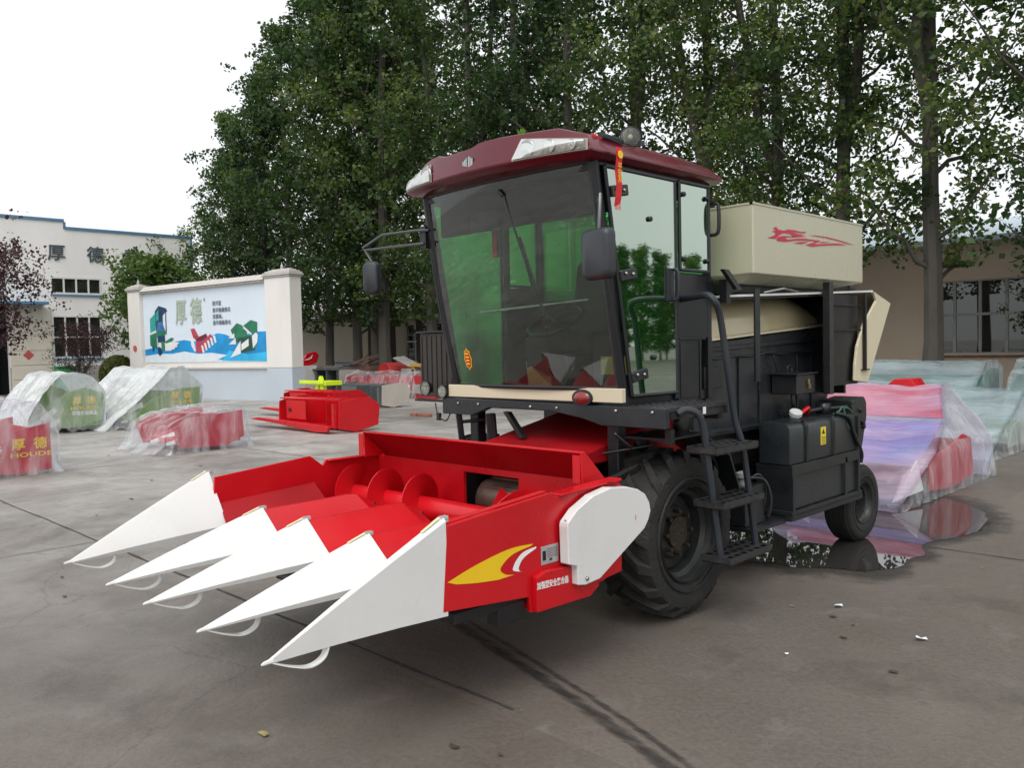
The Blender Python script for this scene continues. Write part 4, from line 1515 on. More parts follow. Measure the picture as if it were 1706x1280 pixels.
mb.box(-2.662, -2.650, 6.05, 6.085, .45, .735)
mb.build('tank_cradle', DARK, hv, bevel=.003)
mb = MB()
for y in (5.44, 5.86):
    mb = MB()
    pr = [(-2.90, .80), (-2.90, 1.055), (-2.705, 1.056), (-2.672, 1.044), (-2.655, 1.01), (-2.655, .765)]
    for a, b in zip(pr[:-1], pr[1:]):
        mb.sheet([(a[0], y, a[1]), (b[0], y, b[1]), (b[0], y + .028, b[1]), (a[0], y + .028, a[1])], (.003, 0, .003))
    mb.build('tank_strap', BLACK, ft)
mb = MB()
mb.box(-2.6645, -2.6630, 5.68, 5.76, .86, .985)
st = mb.build('warning_sticker', mat('yellow_warning', (0.72, 0.58, 0.03), .5, var=.08), ft)
mb = MB()
mb.poly([(-2.662, 5.72, .975), (-2.662, 5.697, .935), (-2.662, 5.743, .935)])
for k in range(4):
    mb.box(-2.6625, -2.662, 5.69, 5.75, .868 + k * .014, .873 + k * .014)
mb.build('sticker_print', GBLACK, ft)
mb = MB()
mb.lathe([(.03, 0), (.03, .03), (.045, .035), (.045, .06), (.04, .065), (.001, .065)], (-2.80, 5.56, 1.045), (.35, -.25, .9), 18)
mb.build('filler_cap', mat('white_cap', (0.55, 0.56, 0.55), .4), ft, smooth=True)
mb = MB()
mb.tube(smooth_pts([(-2.82, 5.62, 1.05), (-2.79, 5.70, 1.10), (-2.80, 5.78, 1.11), (-2.84, 5.84, 1.06)], 5), .014, 7)
mb.build('red_pipe', RED, ft, smooth=True)
mb = MB()
mb.tube(smooth_pts([(-2.86, 5.80, 1.07), (-2.80, 5.95, 1.09), (-2.78, 6.10, 1.085), (-2.70, 6.20, 1.09)], 5), .018, 7)
mb.tube(smooth_pts([(-2.70, 6.0, 1.06), (-2.655, 6.12, 1.02), (-2.652, 6.20, .90), (-2.65, 6.33, .74), (-2.66, 6.34, .66)], 6), .014, 7)
mb.box(-2.84, -2.76, 5.98, 6.06, 1.05, 1.13)
mb.build('fuel_hose', GBLACK, ft, smooth=True, loose=True)
mb = MB()
mb.tube(smooth_pts([(-2.70, 6.04, 1.05), (-2.69, 6.10, 1.10), (-2.67, 6.12, .98), (-2.665, 6.16, .93)], 5), .006, 6)
mb.tube(smooth_pts([(-2.72, 6.0, 1.05), (-2.69, 6.15, 1.09), (-2.68, 6.24, 1.05)], 5), .006, 6)
mb.build('green_wire', mat('green_wire', (0.03, 0.13, 0.07), .5), ft, smooth=True, loose=True)
# rear plate beside the tank
mb = MB()
mb.prism([(6.34, .72), (6.34, 1.13), (6.56, 1.15), (6.60, 1.10), (6.60, .98), (6.50, .72)], 'x', -2.96, -2.72)
rp = mb.build('rear_plate', DARK, hv, bevel=.008)
mb = MB()
for (y, z) in ((6.50, .96), (6.52, .92), (6.47, 1.05), (6.40, .82)):
    mb.lathe([(.001, 0), (.022, 0), (.018, .02), (.001, .022)], (-2.72, y, z), (1, 0, 0), 10)
mb.build('plate_bolt', BLACK, rp, loose=True)
# small locked electrical box
mb = MB()
mb.box(-2.985, -2.79, 5.585, 5.87, 1.215, 1.355)
eb = mb.build('electrical_box', DARK, hv, bevel=.006)
mb = MB()
mb.sheet([(-2.99, 5.565, 1.358), (-2.775, 5.565, 1.352), (-2.775, 5.885, 1.358), (-2.99, 5.885, 1.364)], (0, 0, .010))
mb.tube(smooth_pts([(-2.92, 5.70, 1.365), (-2.92, 5.70, 1.41), (-2.92, 5.76, 1.41), (-2.92, 5.76, 1.37)], 4), .007, 6)
mb.build('box_lid', DARK, eb, bevel=.002)
mb = MB()
mb.box(-2.785, -2.770, 5.735, 5.755, 1.255, 1.285)
mb.tube(smooth_pts([(-2.778, 5.738, 1.285), (-2.778, 5.740, 1.315), (-2.778, 5.750, 1.315), (-2.778, 5.752, 1.285)], 4), .003, 6)
mb.build('padlock', mat('brass', (0.50, 0.36, 0.14), .3, metal=.9), eb)
mb = MB()
mb.tube(smooth_pts([(-2.84, 5.62, 1.22), (-2.84, 5.63, 1.14), (-2.87, 5.70, 1.10), (-2.88, 5.66, 1.03)], 5), .016, 7)
mb.build('conduit', GBLACK, eb, smooth=True)

# cream rounded cover over the husking bed
n_u, n_v = 26, 16
v, f = [], []
for i in range(n_u + 1):
    y = 4.64 + (6.50 - 4.64) * i / n_u
    t = i / n_u
    base = 1.605 + (y - 4.64) * .062
    e = 1.0 if t < .62 else math.sqrt(max(0.0, 1 - ((t - .62) / .385) ** 2))
    hgt = .36 * e
    for j in range(n_v + 1):
        w = math.pi * j / n_v
        x = XC + .63 * math.copysign(abs(math.cos(w)) ** .75, math.cos(w))
        v.append((x, y, base + hgt * math.sin(w) ** .7))
for i in range(n_u):
    for j in range(n_v):
        a = i * (n_v + 1) + j
        f.append((a, a + 1, a + n_v + 2, a + n_v + 1))
mb = MB()
mb.raw(v, f)
mb.build('rounded_cover', DOMEC, hv, smooth=True)
mb = MB()
mb.sheet([(-3.03, 4.62, 1.606), (-3.03, 6.50, 1.720), (-2.98, 6.50, 1.712), (-2.98, 4.62, 1.598)], (0, 0, .012))
mb.build('cover_ledge', CREAM, hv)

# rear hood: top sheet, rear deflector
mb = MB()
mb.sheet([(-2.84, 4.80, 1.885), (-2.76, 6.83, 1.972), (-4.56, 6.83, 1.972), (-4.48, 4.80, 1.885)], (0, 0, .016))
mb.build('hood_top', WHITE, hv, bevel=.002)
mb = MB()
mb.sheet([(-2.855, 4.80, 1.872), (-2.775, 6.83, 1.958), (-4.545, 6.83, 1.958), (-4.465, 4.80, 1.872)], (0, 0, .008))
mb.box(-2.80, -2.79, 6.05, 6.60, 1.25, 1.94)
mb.box(-4.5, -2.82, 6.42, 6.45, 1.18, 1.95)
mb.build('hood_lining', BLACK, hv)
defl = [(6.82, 1.978), (7.165, 1.890), (6.70, 1.252), (6.452, 1.278), (6.462, 1.40), (6.50, 1.54), (6.62, 1.71), (6.868, 1.905)]
mb = MB()
mb.prism(defl, 'x', -2.770, -2.750)
dfo = mb.build('deflector', CREAM, hv, bevel=.004)
mb = MB()
mb.sheet([(-2.772, 6.82, 1.975), (-2.772, 7.163, 1.888), (-4.55, 7.163, 1.888), (-4.55, 6.82, 1.975)], (0, .0, -.012))
mb.sheet([(-2.772, 7.163, 1.888), (-2.772, 6.70, 1.254), (-4.55, 6.70, 1.254), (-4.55, 7.163, 1.888)], (0, -.012, 0))
mb.build('deflector_sheet', CREAM, dfo)
mb = MB()
mb.box(-2.745, -2.73, 6.560, 6.690, 1.352, 1.362)
mb.build('deflector_bracket', BLACK, dfo)
# posts and rails
mb = MB()
mb.tube([(-2.70, 4.872, 1.93), (-2.70, 4.872, 1.345)], .021, 8)
mb.build('post', DARK, hv, smooth=True)
mb = MB()
mb.box(-2.775, -2.725, 5.965, 6.030, 1.20, 2.02)
mb.build('post', DARK, hv)
mb = MB()
mb.box(-2.745, -2.722, 6.590, 6.614, 1.353, 1.955)
mb.build('post', BLACK, hv)
mb = MB()
mb.box(-2.772, -2.758, 6.03, 6.60, 1.855, 1.868)
mb.box(-2.772, -2.758, 6.03, 6.60, 1.665, 1.678)
mb.build('rail', BLACK, hv, loose=True)

# grain tank
TX0, TX1, TY0, TY1 = -4.57, -2.75, 4.925, 6.61
mb = MB()
mb.box(TX0, TX1, TY0, TY1, 2.035, 2.487)
gt = mb.build('grain_tank', TANKC, hv, bevel=.008)
mb = MB()
b0 = [(TX1 - .02, TY0 + .02, 2.034), (TX1 - .02, TY1 - .02, 2.034), (TX0 + .02, TY1 - .02, 2.034), (TX0 + .02, TY0 + .02, 2.034)]
b1 = [(TX1 - .16, TY0 + .10, 1.985), (TX1 - .16, TY1 - .30, 1.985), (TX0 + .16, TY1 - .30, 1.985), (TX0 + .16, TY0 + .10, 1.985)]
mb.raw(b0 + b1, [(0, 1, 5, 4), (1, 2, 6, 5), (2, 3, 7, 6), (3, 0, 4, 7), (4, 5, 6, 7)])
mb.build('tank_hopper', TANKC, gt)
mb = MB()
mb.box(TX1 - .022, TX1 + .004, TY0 - .004, TY1 + .004, 2.480, 2.492)
mb.box(TX0, TX1, TY0 - .004, TY0 + .02, 2.480, 2.492)
mb.build('tank_rim', TANKC, gt)
mb = MB()
mb.box(TX0 + .1, TX1 - .20, TY0 + .02, TY0 + .10, 1.925, 1.984)
mb.box(TX0 + .1, TX1 - .20, TY1 - .40, TY1 - .33, 1.925, 1.984)
mb.box(TX1 - .28, TX1 - .20, TY0 + .1, TY1 - .40, 1.93, 1.983)
mb.box(-2.90, -2.85, 4.76, 4.82, 1.85, 2.0)
mb.sheet([(-2.86, 4.70, 2.06), (-2.86, 4.76, 2.06), (-2.80, 4.82, 1.93), (-2.80, 4.76, 1.93)], (.03, 0, 0))
mb.build('tank_frame', BLACK, gt)
mb = MB()
mb.tube([(-2.86, 5.25, 1.93), (-2.84, 5.5, 1.965), (-2.86, 5.8, 1.945)], .008, 6)
mb.build('latch_rod', STEEL, gt)
# red running-dragon flash on the side: streaks only
def flash(pts, n=5):
    b_ = MB()
    b_.poly([(TX1 + .0025, y, z) for y, z in pts])
    return b_.build('red_flash', mat('red_flash_print', (0.50, 0.015, 0.05), .4, var=.05), gt)


for pl_ in [[(5.1, 2.277), (5.18, 2.293), (5.216, 2.308), (5.204, 2.323), (5.164, 2.32), (5.184, 2.329), (5.233, 2.335), (5.181, 2.341), (5.205, 2.356), (5.238, 2.355), (5.247, 2.343), (5.311, 2.341), (5.349, 2.345), (5.387, 2.355), (5.482, 2.357), (5.569, 2.353), (5.659, 2.36), (5.633, 2.348), (5.551, 2.343), (5.447, 2.345), (5.534, 2.334), (5.633, 2.339), (5.569, 2.328), (5.658, 2.325), (5.498, 2.311), (5.446, 2.307), (5.438, 2.323), (5.361, 2.327), (5.303, 2.32), (5.257, 2.303), (5.245, 2.294), (5.216, 2.279), (5.171, 2.277)],
            [(5.228, 2.277), (5.257, 2.295), (5.319, 2.306), (5.464, 2.313), (5.569, 2.316), (5.446, 2.306), (5.344, 2.295), (5.378, 2.285), (5.498, 2.3), (5.622, 2.31), (5.881, 2.314), (5.768, 2.281), (5.9, 2.291), (6.076, 2.309), (6.218, 2.315), (6.312, 2.311), (6.096, 2.296), (5.9, 2.279), (5.74, 2.261), (5.639, 2.267), (5.768, 2.293), (5.787, 2.303), (5.622, 2.296), (5.498, 2.286), (5.344, 2.267), (5.236, 2.266)],
            [(5.454, 2.266), (5.568, 2.283), (5.694, 2.293), (5.594, 2.269)],
            [(5.833, 2.296), (5.91, 2.309), (6.036, 2.312), (5.919, 2.3)],
            [(5.695, 2.338), (5.806, 2.346), (5.978, 2.348), (6.157, 2.342), (6.302, 2.332), (6.462, 2.321), (6.301, 2.323), (6.147, 2.333), (5.978, 2.338), (5.806, 2.339)]]:
    flash(pl_)

# ------------------------------------------------------------------ cab
XR, XL = -2.92, -4.40
CF, CR_ = 3.80, 4.68
mb = MB()
# floor, rear lower wall, pillars, headers
mb.box(XL + .02, XR - .02, 3.84, 4.66, 1.24, 1.30)
mb.box(XL, XR, 4.655, 4.70, 1.24, 1.93)
for x in (XR, XL):
    s = -1 if x == XR else 1
    a, b = Vector((x + s * .03, 3.80, 1.33)), Vector((x + s * .03, 3.575, 2.60))
    mb.tube([a, b], .034, 8)
    mb.box(min(x, x + s * .04), max(x, x + s * .04), 4.285, 4.325, 1.26, 2.59)
    mb.box(min(x, x + s * .04), max(x, x + s * .04), 4.655, 4.695, 1.93, 2.60)
    mb.box(min(x + s * .001, x + s * .04), max(x + s * .001, x + s * .04), 3.60, 4.655, 2.575, 2.605)
    # panel under the rear quarter window
    mb.prism([(4.326, 1.22), (4.326, 2.028), (4.70, 2.028), (4.735, 1.965), (4.655, 1.63), (4.585, 1.62), (4.56, 1.24)], 'x', x + s * .002, x + s * .035)
mb.box(XL + .03, XR - .03, 3.56, 3.62, 2.55, 2.605)
mb.box(XL + .04, XR - .04, 4.66, 4.694, 2.53, 2.60)
mb.box(XL, XR, 3.79, 3.83, 1.24, 1.345)
cab = mb.build('cab', GBLACK, hv, bevel=.004)
# raised seams on the near panel
mb = MB()
mb.box(XR - .004, XR + .006, 4.33, 4.62, 1.618, 1.632)
mb.box(XR - .004, XR + .008, 4.545, 4.56, 1.25, 1.61)
mb.box(XR - .004, XR + .004, 4.34, 4.535, 1.26, 1.60)
mb.build('panel_seam', DARK, cab, bevel=.002)
# windshield, gently bowed
n_u, n_v = 16, 10
v, f = [], []
for j in range(n_v + 1):
    t = j / n_v
    for i in range(n_u + 1):
        u = -1 + 2 * i / n_u
        x = (XL + XR) / 2 + u * (.735 - .055 * 0)
        y = 3.795 + (3.570 - 3.795) * t - .055 * (1 - u * u) - .015 * math.sin(math.pi * t)
        v.append((x, y, 1.345 + (2.60 - 1.345) * t))
for j in range(n_v):
    for i in range(n_u):
        a = j * (n_u + 1) + i
        f.append((a, a + 1, a + n_u + 2, a + n_u + 1))
me = bpy.data.meshes.new('windshield')
me.from_pydata([tuple(p) for p in v], [], f)
for p in me.polygons:
    p.use_smooth = True
add('windshield', me, WIND, cab)
mb = MB()
for j in (0, n_v):
    row = [Vector(v[j * (n_u + 1) + i]) for i in range(n_u + 1)]
    mb.tube(row, .014, 6)
for i in (0, n_u):
    mb.tube([Vector(v[j * (n_u + 1) + i]) for j in range(n_v + 1)], .014, 6)
mb.build('windshield_seal', GBLACK, cab, smooth=True)
# dark sun band behind the top of the screen
mb = MB()
mb.box(XL + .06, XR - .06, 3.66, 3.70, 2.34, 2.56)
mb.box(XL + .06, XR - .06, 3.66, 4.65, 2.555, 2.575)
mb.build('headliner', mat('headliner', (0.008, 0.008, 0.009), .9), cab)
mb = MB()
mb.box(-4.0, -3.75, 3.62, 3.65, 2.33, 2.45)
mb.build('sun_visor', SEATM, cab)


def pane_x(poly, x, m_, name, parent, th=.006):
    b_ = MB()
    b_.prism(poly, 'x', x - th / 2, x + th / 2)
    return b_.build(name, m_, parent)


def ring(poly, x, w, name, parent, m_=GBLACK, r=.012):
    b_ = MB()
    P = [Vector((x, y, z)) for y, z in poly]
    for a, b in zip(P, P[1:] + P[:1]):
        b_.tube([a, b], r, 6)
    return b_.build(name, m_, parent, smooth=True)


door_p = [(3.835, 1.305), (3.622, 2.572), (4.283, 2.572), (4.283, 1.305)]
win_p = [(4.332, 2.045), (4.332, 2.575), (4.655, 2.575), (4.655, 2.045)]
for x, nm in ((XR + .012, 'door'), (XL - .012, 'door')):
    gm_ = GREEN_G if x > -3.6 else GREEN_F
    d = pane_x(door_p, x, gm_, nm, cab)
    ring(door_p, x, .01, 'door_seal', cab)
    pane_x(win_p, x - .004 * (1 if x > -3.6 else -1), gm_, 'quarter_window', cab)
    ring(win_p, x, .01, 'window_seal', cab, r=.011)
# rear window
mb = MB()
mb.box(XL + .05, XR - .05, 4.672, 4.678, 1.935, 2.53)
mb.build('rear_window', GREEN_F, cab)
# knobs on the panes
mb = MB()
for (y, z) in ((4.02, 2.32), (4.02, 1.90), (4.04, 1.52), (3.72, 2.46), (4.365, 2.50), (4.625, 2.50), (4.365, 2.11), (4.625, 2.11)):
    mb.lathe([(.001, 0), (.016, 0), (.016, .012), (.010, .018), (.001, .018)], (XR + .016, y, z), (1, 0, 0), 10)
mb.build('pane_knob', GBLACK, cab, smooth=True, loose=True)
# door hinges
for (y, z) in ((3.77, 1.99), (3.86, 1.42), (3.70, 2.45)):
    mb = MB()
    mb.obox((XR + .022, y + .035, z), (.010, 0, 0), (0, .075, .012), (0, -.005, .030))
    h_ = mb.build('door_hinge', DARK, cab, bevel=.006)
    mb = MB()
    for dy in (0, .065):
        mb.lathe([(.001, 0), (.012, 0), (.009, .010), (.001, .012)], (XR + .032, y + dy, z + .004), (1, 0, 0), 10)
    mb.build('hinge_bolt', STEEL, cab, smooth=True, loose=True)
# door pull and rear grab handle
mb = MB()
mb.obox((XR + .022, 4.215, 1.95), (.006, 0, 0), (0, .032, 0), (0, 0, .095))
mb.tube(smooth_pts([(XR + .03, 4.235, 1.86), (XR + .055, 4.24, 1.87), (XR + .060, 4.24, 1.95), (XR + .055, 4.24, 2.03), (XR + .03, 4.235, 2.04)], 4), .011, 8)
mb.build('door_pull', PLBLUE, cab, smooth=True, ang=50)
mb = MB()
mb.tube(smooth_pts([(XR, 4.69, 2.28), (XR + .05, 4.70, 2.29), (XR + .06, 4.70, 2.38), (XR + .05, 4.70, 2.47), (XR, 4.69, 2.48)], 4), .012, 8)
mb.build('grab_handle', GBLACK, cab, smooth=True)

# roof: bowed maroon fascia with a raised centre
def outline(y0, y1, xw, bow, n=18):
    pts = []
    for i in range(n + 1):
        u = -1 + 2 * i / n
        pts.append((XC + u * xw, y0 - bow * (1 - u * u)))
    pts += [(XC + xw, y1), (XC - xw, y1)]
    return pts


o_bot = outline(3.495, 4.74, .765, .125)
o_mid = outline(3.462, 4.76, .800, .125)
o_top = outline(3.500, 4.70, .735, .110)
o_cap = outline(3.60, 4.60, .60, .09)
n = len(o_bot)


def ztop(x, y):
    u = (x - XC) / .735
    if y < 3.7:
        if -.50 < u < -.02:
            base = .086
        elif u <= -.50:
            base = .106 - max(0, -u - .72) * .28
        else:
            base = .106 - max(0, u - .22) * .030 - max(0, u - .78) * .22
        return 2.695 + base
    return 2.700


v = [(x, y, 2.598) for x, y in o_bot] + [(x, y, 2.632) for x, y in o_mid] + [(x, y, ztop(x, y)) for x, y in o_top] + [(x, y, 2.70 + .075) for x, y in o_cap]
f = []
for a in range(3):
    for k in range(n):
        f.append((a * n + k, a * n + (k + 1) % n, (a + 1) * n + (k + 1) % n, (a + 1) * n + k))
f += [tuple(range(n))[::-1], tuple(range(3 * n, 4 * n))]
mb = MB()
mb.raw(v, f)
roof = mb.build('roof', MAROON, cab, smooth=True, ang=28, bevel=.006)


def fascia(x, z):
    """front surface of the roof at (x, z)"""
    u = (x - XC) / .78
    t = max(0, min(1, (z - 2.632) / .16))
    return (3.462 + .038 * t) - (.125 - .015 * t) * (1 - u * u)


def fascia_patch(quad, off, m_, name, nn=8, parent=None, rim=False):
    """a patch lying on the fascia; quad corners (x,z): bl, br, tr, tl"""
    v, f = [], []
    for j in range(nn + 1):
        for i in range(nn + 1):
            s, t = i / nn, j / nn
            x = (quad[0][0] * (1 - s) + quad[1][0] * s) * (1 - t) + (quad[3][0] * (1 - s) + quad[2][0] * s) * t
            z = (quad[0][1] * (1 - s) + quad[1][1] * s) * (1 - t) + (quad[3][1] * (1 - s) + quad[2][1] * s) * t
            o_ = off + (.010 * math.sin(math.pi * s) ** .5 * math.sin(math.pi * t) ** .5 if rim else 0)
            v.append((x, fascia(x, z) - o_, z))
    for j in range(nn):
        for i in range(nn):
            a = j * (nn + 1) + i
            f.append((a, a + 1, a + nn + 2, a + nn + 1))
    b_ = MB()
    b_.raw(v, f)
    return b_.build(name, m_, parent or cab, smooth=True)


QUADS = {1: [(-3.34, 2.640), (-2.895, 2.640), (-2.905, 2.688), (-3.30, 2.752)], -1: [(-4.425, 2.640), (-3.98 - .10, 2.640), (-4.02 - .12, 2.752), (-4.415, 2.688)]}
for sgn, q in QUADS.items():
    fascia_patch([(x + (.012 if x < sum(a for a, _ in q) / 4 else -.012) * -1, z + (.007 if z > 2.66 else -.007)) for x, z in q], .006, mat('lamp_bezel', (0.30, 0.27, 0.22), .4), 'lamp_bezel')
    fascia_patch(q, .0105, mat('lamp_bucket', (0.20, 0.19, 0.17), .30, metal=.6, var=.6, scale=26), 'headlight')
    mb = MB()
    for k in range(3):
        t = (.20, .52, .82)[k]
        if sgn < 0:
            t = 1 - t
        x = q[0][0] * (1 - t) + q[1][0] * t
        z = 2.640 + ((q[3][1] * (1 - t) + q[2][1] * t) - 2.640) * .5
        r = ((q[3][1] * (1 - t) + q[2][1] * t) - 2.640) * .42
        y = fascia(x, z) - .011
        mb.lathe([(r * 1.25, -.001), (r * 1.2, -.008), (r * .9, -.006), (r * .4, -.0025), (r * .15, -.006), (.001, -.008)], (x, y, z), (0, 1, 0), 18)
    mb.build('lamp_reflector', CHROME, cab, smooth=True, loose=True)
    fascia_patch(q, .021, LENSW, 'lamp_lens', rim=True)
# hexagonal badge made of slanted bars
mb = MB()
xe, ze = -3.715, 2.690
for k in range(3):
    for (sx, sh) in ((-1, 1), (1, 1)):
        x = xe + sx * (.011 + k * .014)
        z0 = ze + (.030 - k * .008)
        z1 = ze - (.030 - k * .004) + (.012 if sx < 0 else -.004)
        mb.obox((x, fascia(x, ze) - .006, (z0 + z1) / 2 + sx * .004), (.0045, 0, sx * .002), (0, .003, 0), (0, 0, (z0 - z1) / 2))
bdg = mb.build('badge', SILVER, cab)
mb = MB()
hx = [(xe + .050 * math.cos(R(30 + 60 * k)), ze + .042 * math.sin(R(30 + 60 * k))) for k in range(6)]
mb.prism(hx, 'y', fascia(xe, ze) - .002, fascia(xe, ze) + .02)
mb.build('badge_plate', mat('badge_dark', (0.04, 0.03, 0.03), .4), cab)

# cream bumper panel, marker lamp
mb = MB()
mb.box(-4.41, -2.915, 3.748, 3.788, 1.268, 1.350)
bump = mb.build('bumper_panel', CREAM, hv, bevel=.004)
mb = MB()
mb.lathe([(.001, -.03), (.02, -.03), (.045, -.022), (.058, -.008), (.058, 0), (.001, 0)], (0, 0, 0), (0, 1, 0), 20)
mb.v = [(-3.20 + p[0] * 1.15, 3.747 + p[1], 1.292 + p[2] * .70) for p in map(tuple, mb.v)]
mb.build('marker_lamp', REDLENS, bump, smooth=True)
mb = MB()
mb.lathe([(.045, -.012), (.062, -.012), (.064, .0), (.045, 0)], (0, 0, 0), (0, 1, 0), 20, close=True)
mb.v = [(-3.20 + p[0] * 1.2, 3.7465 + p[1], 1.292 + p[2] * .78) for p in map(tuple, mb.v)]
mb.build('lamp_housing', GBLACK, bump, smooth=True)
# dark cross beam and deck
mb = MB()
mb.prism([(-4.47, 1.262), (-2.62, 1.247), (-2.62, 1.135), (-3.06, 1.135), (-3.20, 1.170), (-3.45, 1.205), (-4.00, 1.205), (-4.16, 1.150), (-4.47, 1.150)], 'y', 3.74, 3.79)
beam = mb.build('cross_beam', DARK2, hv, bevel=.005)
mb = MB()
for x in (-4.30, -4.10, -3.62, -3.40, -2.95, -2.70):
    mb.lathe([(.001, 0), (.011, 0), (.009, .008), (.001, .010)], (x, 3.74, 1.225), (0, -1, 0), 8)
mb.build('beam_bolt', STEEL, beam, smooth=True, loose=True)
mb = MB()
mb.box(-2.915, -2.62, 3.79, 4.375, 1.225, 1.250)
deck = mb.build('side_deck', STEPM, hv, bevel=.003)
mb = MB()
mb.box(-2.640, -2.617, 3.792, 4.375, 1.185, 1.224)
mb.box(-2.66, -2.62, 3.795, 3.83, 1.05, 1.13)
mb.box(-2.95, -2.64, 4.30, 4.36, 1.15, 1.22)
mb.build('deck_angle', DARK, deck)
mb = MB()
rr = random.Random(4)
for i in range(11):
    for j in range(18):
        a = R(45 if (i + j) % 2 else -45)
        mb.obox((-2.905 + i * .027, 3.81 + j * .032, 1.252), (.009 * math.cos(a), .009 * math.sin(a), 0), (-.0025 * math.sin(a), .0025 * math.cos(a), 0), (0, 0, .0015))
tag(mb.build('tread_pattern', STEPM, deck), kind='stuff')
mb = MB()
mb.box(-2.6165, -2.6150, 4.105, 4.135, 1.195, 1.235)
mb.build('white_tag', WPRINT, deck)

# ladder: two stiles, three punched treads
mb = MB()
mb.tube(smooth_pts([(-2.62, 3.86, 1.215), (-2.585, 3.90, 1.235), (-2.545, 3.955, 1.20), (-2.535, 3.99, 1.08), (-2.52, 4.04, .74), (-2.50, 4.085, .385)], 5), .020, 9)
ladder = mb.build('ladder', PLBLUE, hv, smooth=True)
mb = MB()
mb.tube(smooth_pts([(-2.93, 4.37, 1.868), (-2.80, 4.31, 1.872), (-2.66, 4.235, 1.872), (-2.605, 4.225, 1.835), (-2.60, 4.275, 1.74), (-2.59, 4.33, 1.45), (-2.58, 4.39, 1.14), (-2.55, 4.43, .95), (-2.50, 4.475, .38)], 6), .020, 9)
mb.build('handrail', PLBLUE, ladder, smooth=True)
for (z, y0, y1, x0) in ((1.020, 3.985, 4.435, -2.545), (.715, 4.015, 4.465, -2.525), (.405, 4.05, 4.50, -2.505)):
    mb = MB()
    nx_, ny_ = 11, 25
    xa, xb = x0 - .10, x0 + .085
    xs = [xa + (xb - xa) * i / nx_ for i in range(nx_ + 1)]
    ys = [y0 + (y1 - y0) * j / ny_ for j in range(ny_ + 1)]
    for i in range(nx_):
        for j in range(ny_):
            hole = (i % 4 in (1, 2)) and (j % 4 in (1, 2)) and 0 < j < ny_ - 1
            if not hole:
                mb.raw([(xs[i], ys[j], z), (xs[i + 1], ys[j], z), (xs[i + 1], ys[j + 1], z), (xs[i], ys[j + 1], z)], [(0, 1, 2, 3)])
    tr_ = mb.build('tread', STEPM, ladder)
    mb = MB()
    mb.box(xb, xb + .004, y0, y1, z - .032, z + .002)
    mb.box(xa - .004, xa, y0, y1, z - .032, z + .002)
    mb.box(xa, xb, y0 - .004, y0, z - .032, z + .001)
    mb.box(xa, xb, y1, y1 + .004, z - .032, z + .001)
    mb.build('tread_edge', STEPM, tr_)
    mb = MB()
    mb.box(xa, xb, y0 + .002, y1 - .002, z - .040, z - .034)
    mb.build('tread_underside', BLACK, tr_)

# mirrors
def rounded(w, h, r, n=4):
    pts = []
    for cx_, cz_, a0 in ((w - r, h - r, 0), (-w + r, h - r, 90), (-w + r, -h + r, 180), (w - r, -h + r, 270)):
        for k in range(n + 1):
            a = R(a0 + 90 * k / n)
            pts.append((cx_ + r * math.cos(a), cz_ + r * math.sin(a)))
    return pts


def mirror(c, rz, w, h):
    """mirror head: shell faces forward, glass faces the driver"""
    M = Matrix.Translation(c) @ Matrix.Rotation(rz, 4, 'Z')
    mb = MB()
    p = rounded(w, h, .04)
    n_ = len(p)
    v = [(x, .022, z) for x, z in p] + [(x, -.008, z) for x, z in p] + [(x * .93, -.030, z * .95) for x, z in p] + [(x * .75, -.040, z * .82) for x, z in p]
    f = [tuple(range(n_))]
    for a in range(3):
        f += [(a * n_ + k, a * n_ + (k + 1) % n_, (a + 1) * n_ + (k + 1) % n_, (a + 1) * n_ + k) for k in range(n_)]
    f.append(tuple(range(3 * n_, 4 * n_))[::-1])
    mb.raw([M @ Vector(q) for q in v], f)
    hd = mb.build('mirror', PLBLUE, cab, smooth=True, ang=50)
    mb = MB()
    mb.poly([M @ Vector((x * .9, .0235, z * .94)) for x, z in p])
    mb.build('mirror_glass', MIRRORG, cab)


mirror(Vector((-2.795, 3.42, 2.072)), R(-8), .105, .132)
mb = MB()
mb.tube([(-2.93, 3.58, 2.375), (-2.80, 3.45, 2.385), (-2.785, 3.425, 2.33), (-2.79, 3.42, 2.20)], .009, 7)
mb.tube([(-2.93, 3.60, 2.29), (-2.79, 3.43, 2.295)], .008, 7)
mb.tube([(-2.86, 3.51, 2.38), (-2.86, 3.515, 2.293)], .007, 7)
mb.build('mirror_arm', mat('dull_grey_rod', (.12, .13, .13), .35, metal=.6, var=.2), cab, smooth=True)
mirror(Vector((-4.915, 3.50, 2.105)), R(33), .06, .118)
mb = MB()
mb.tube([(-4.36, 3.57, 2.385), (-4.46, 3.55, 2.394), (-4.78, 3.50, 2.395), (-4.975, 3.47, 2.32), (-4.96, 3.475, 2.305), (-4.40, 3.56, 2.302)], .009, 7)
mb.tube([(-4.96, 3.475, 2.31), (-4.90, 3.49, 2.22)], .008, 7)
mb.build('mirror_arm', mat('dull_grey_rod', (.12, .13, .13), .35, metal=.6, var=.2), cab, smooth=True)
mb = MB()
mb.box(-4.46, -4.40, 3.57, 3.62, 2.27, 2.42)
mb.build('mirror_bracket', GBLACK, cab, bevel=.005)

# wiper
mb = MB()
mb.tube([(-3.60, 3.525, 2.50), (-3.50, 3.60, 2.10), (-3.47, 3.655, 1.87)], .007, 6)
mb.tube([(-3.63, 3.515, 2.53), (-3.60, 3.525, 2.50)], .015, 8)
mb.tube([(-3.52, 3.575, 2.25), (-3.42, 3.695, 1.72)], .008, 6)
mb.build('wiper', GBLACK, cab, smooth=True)
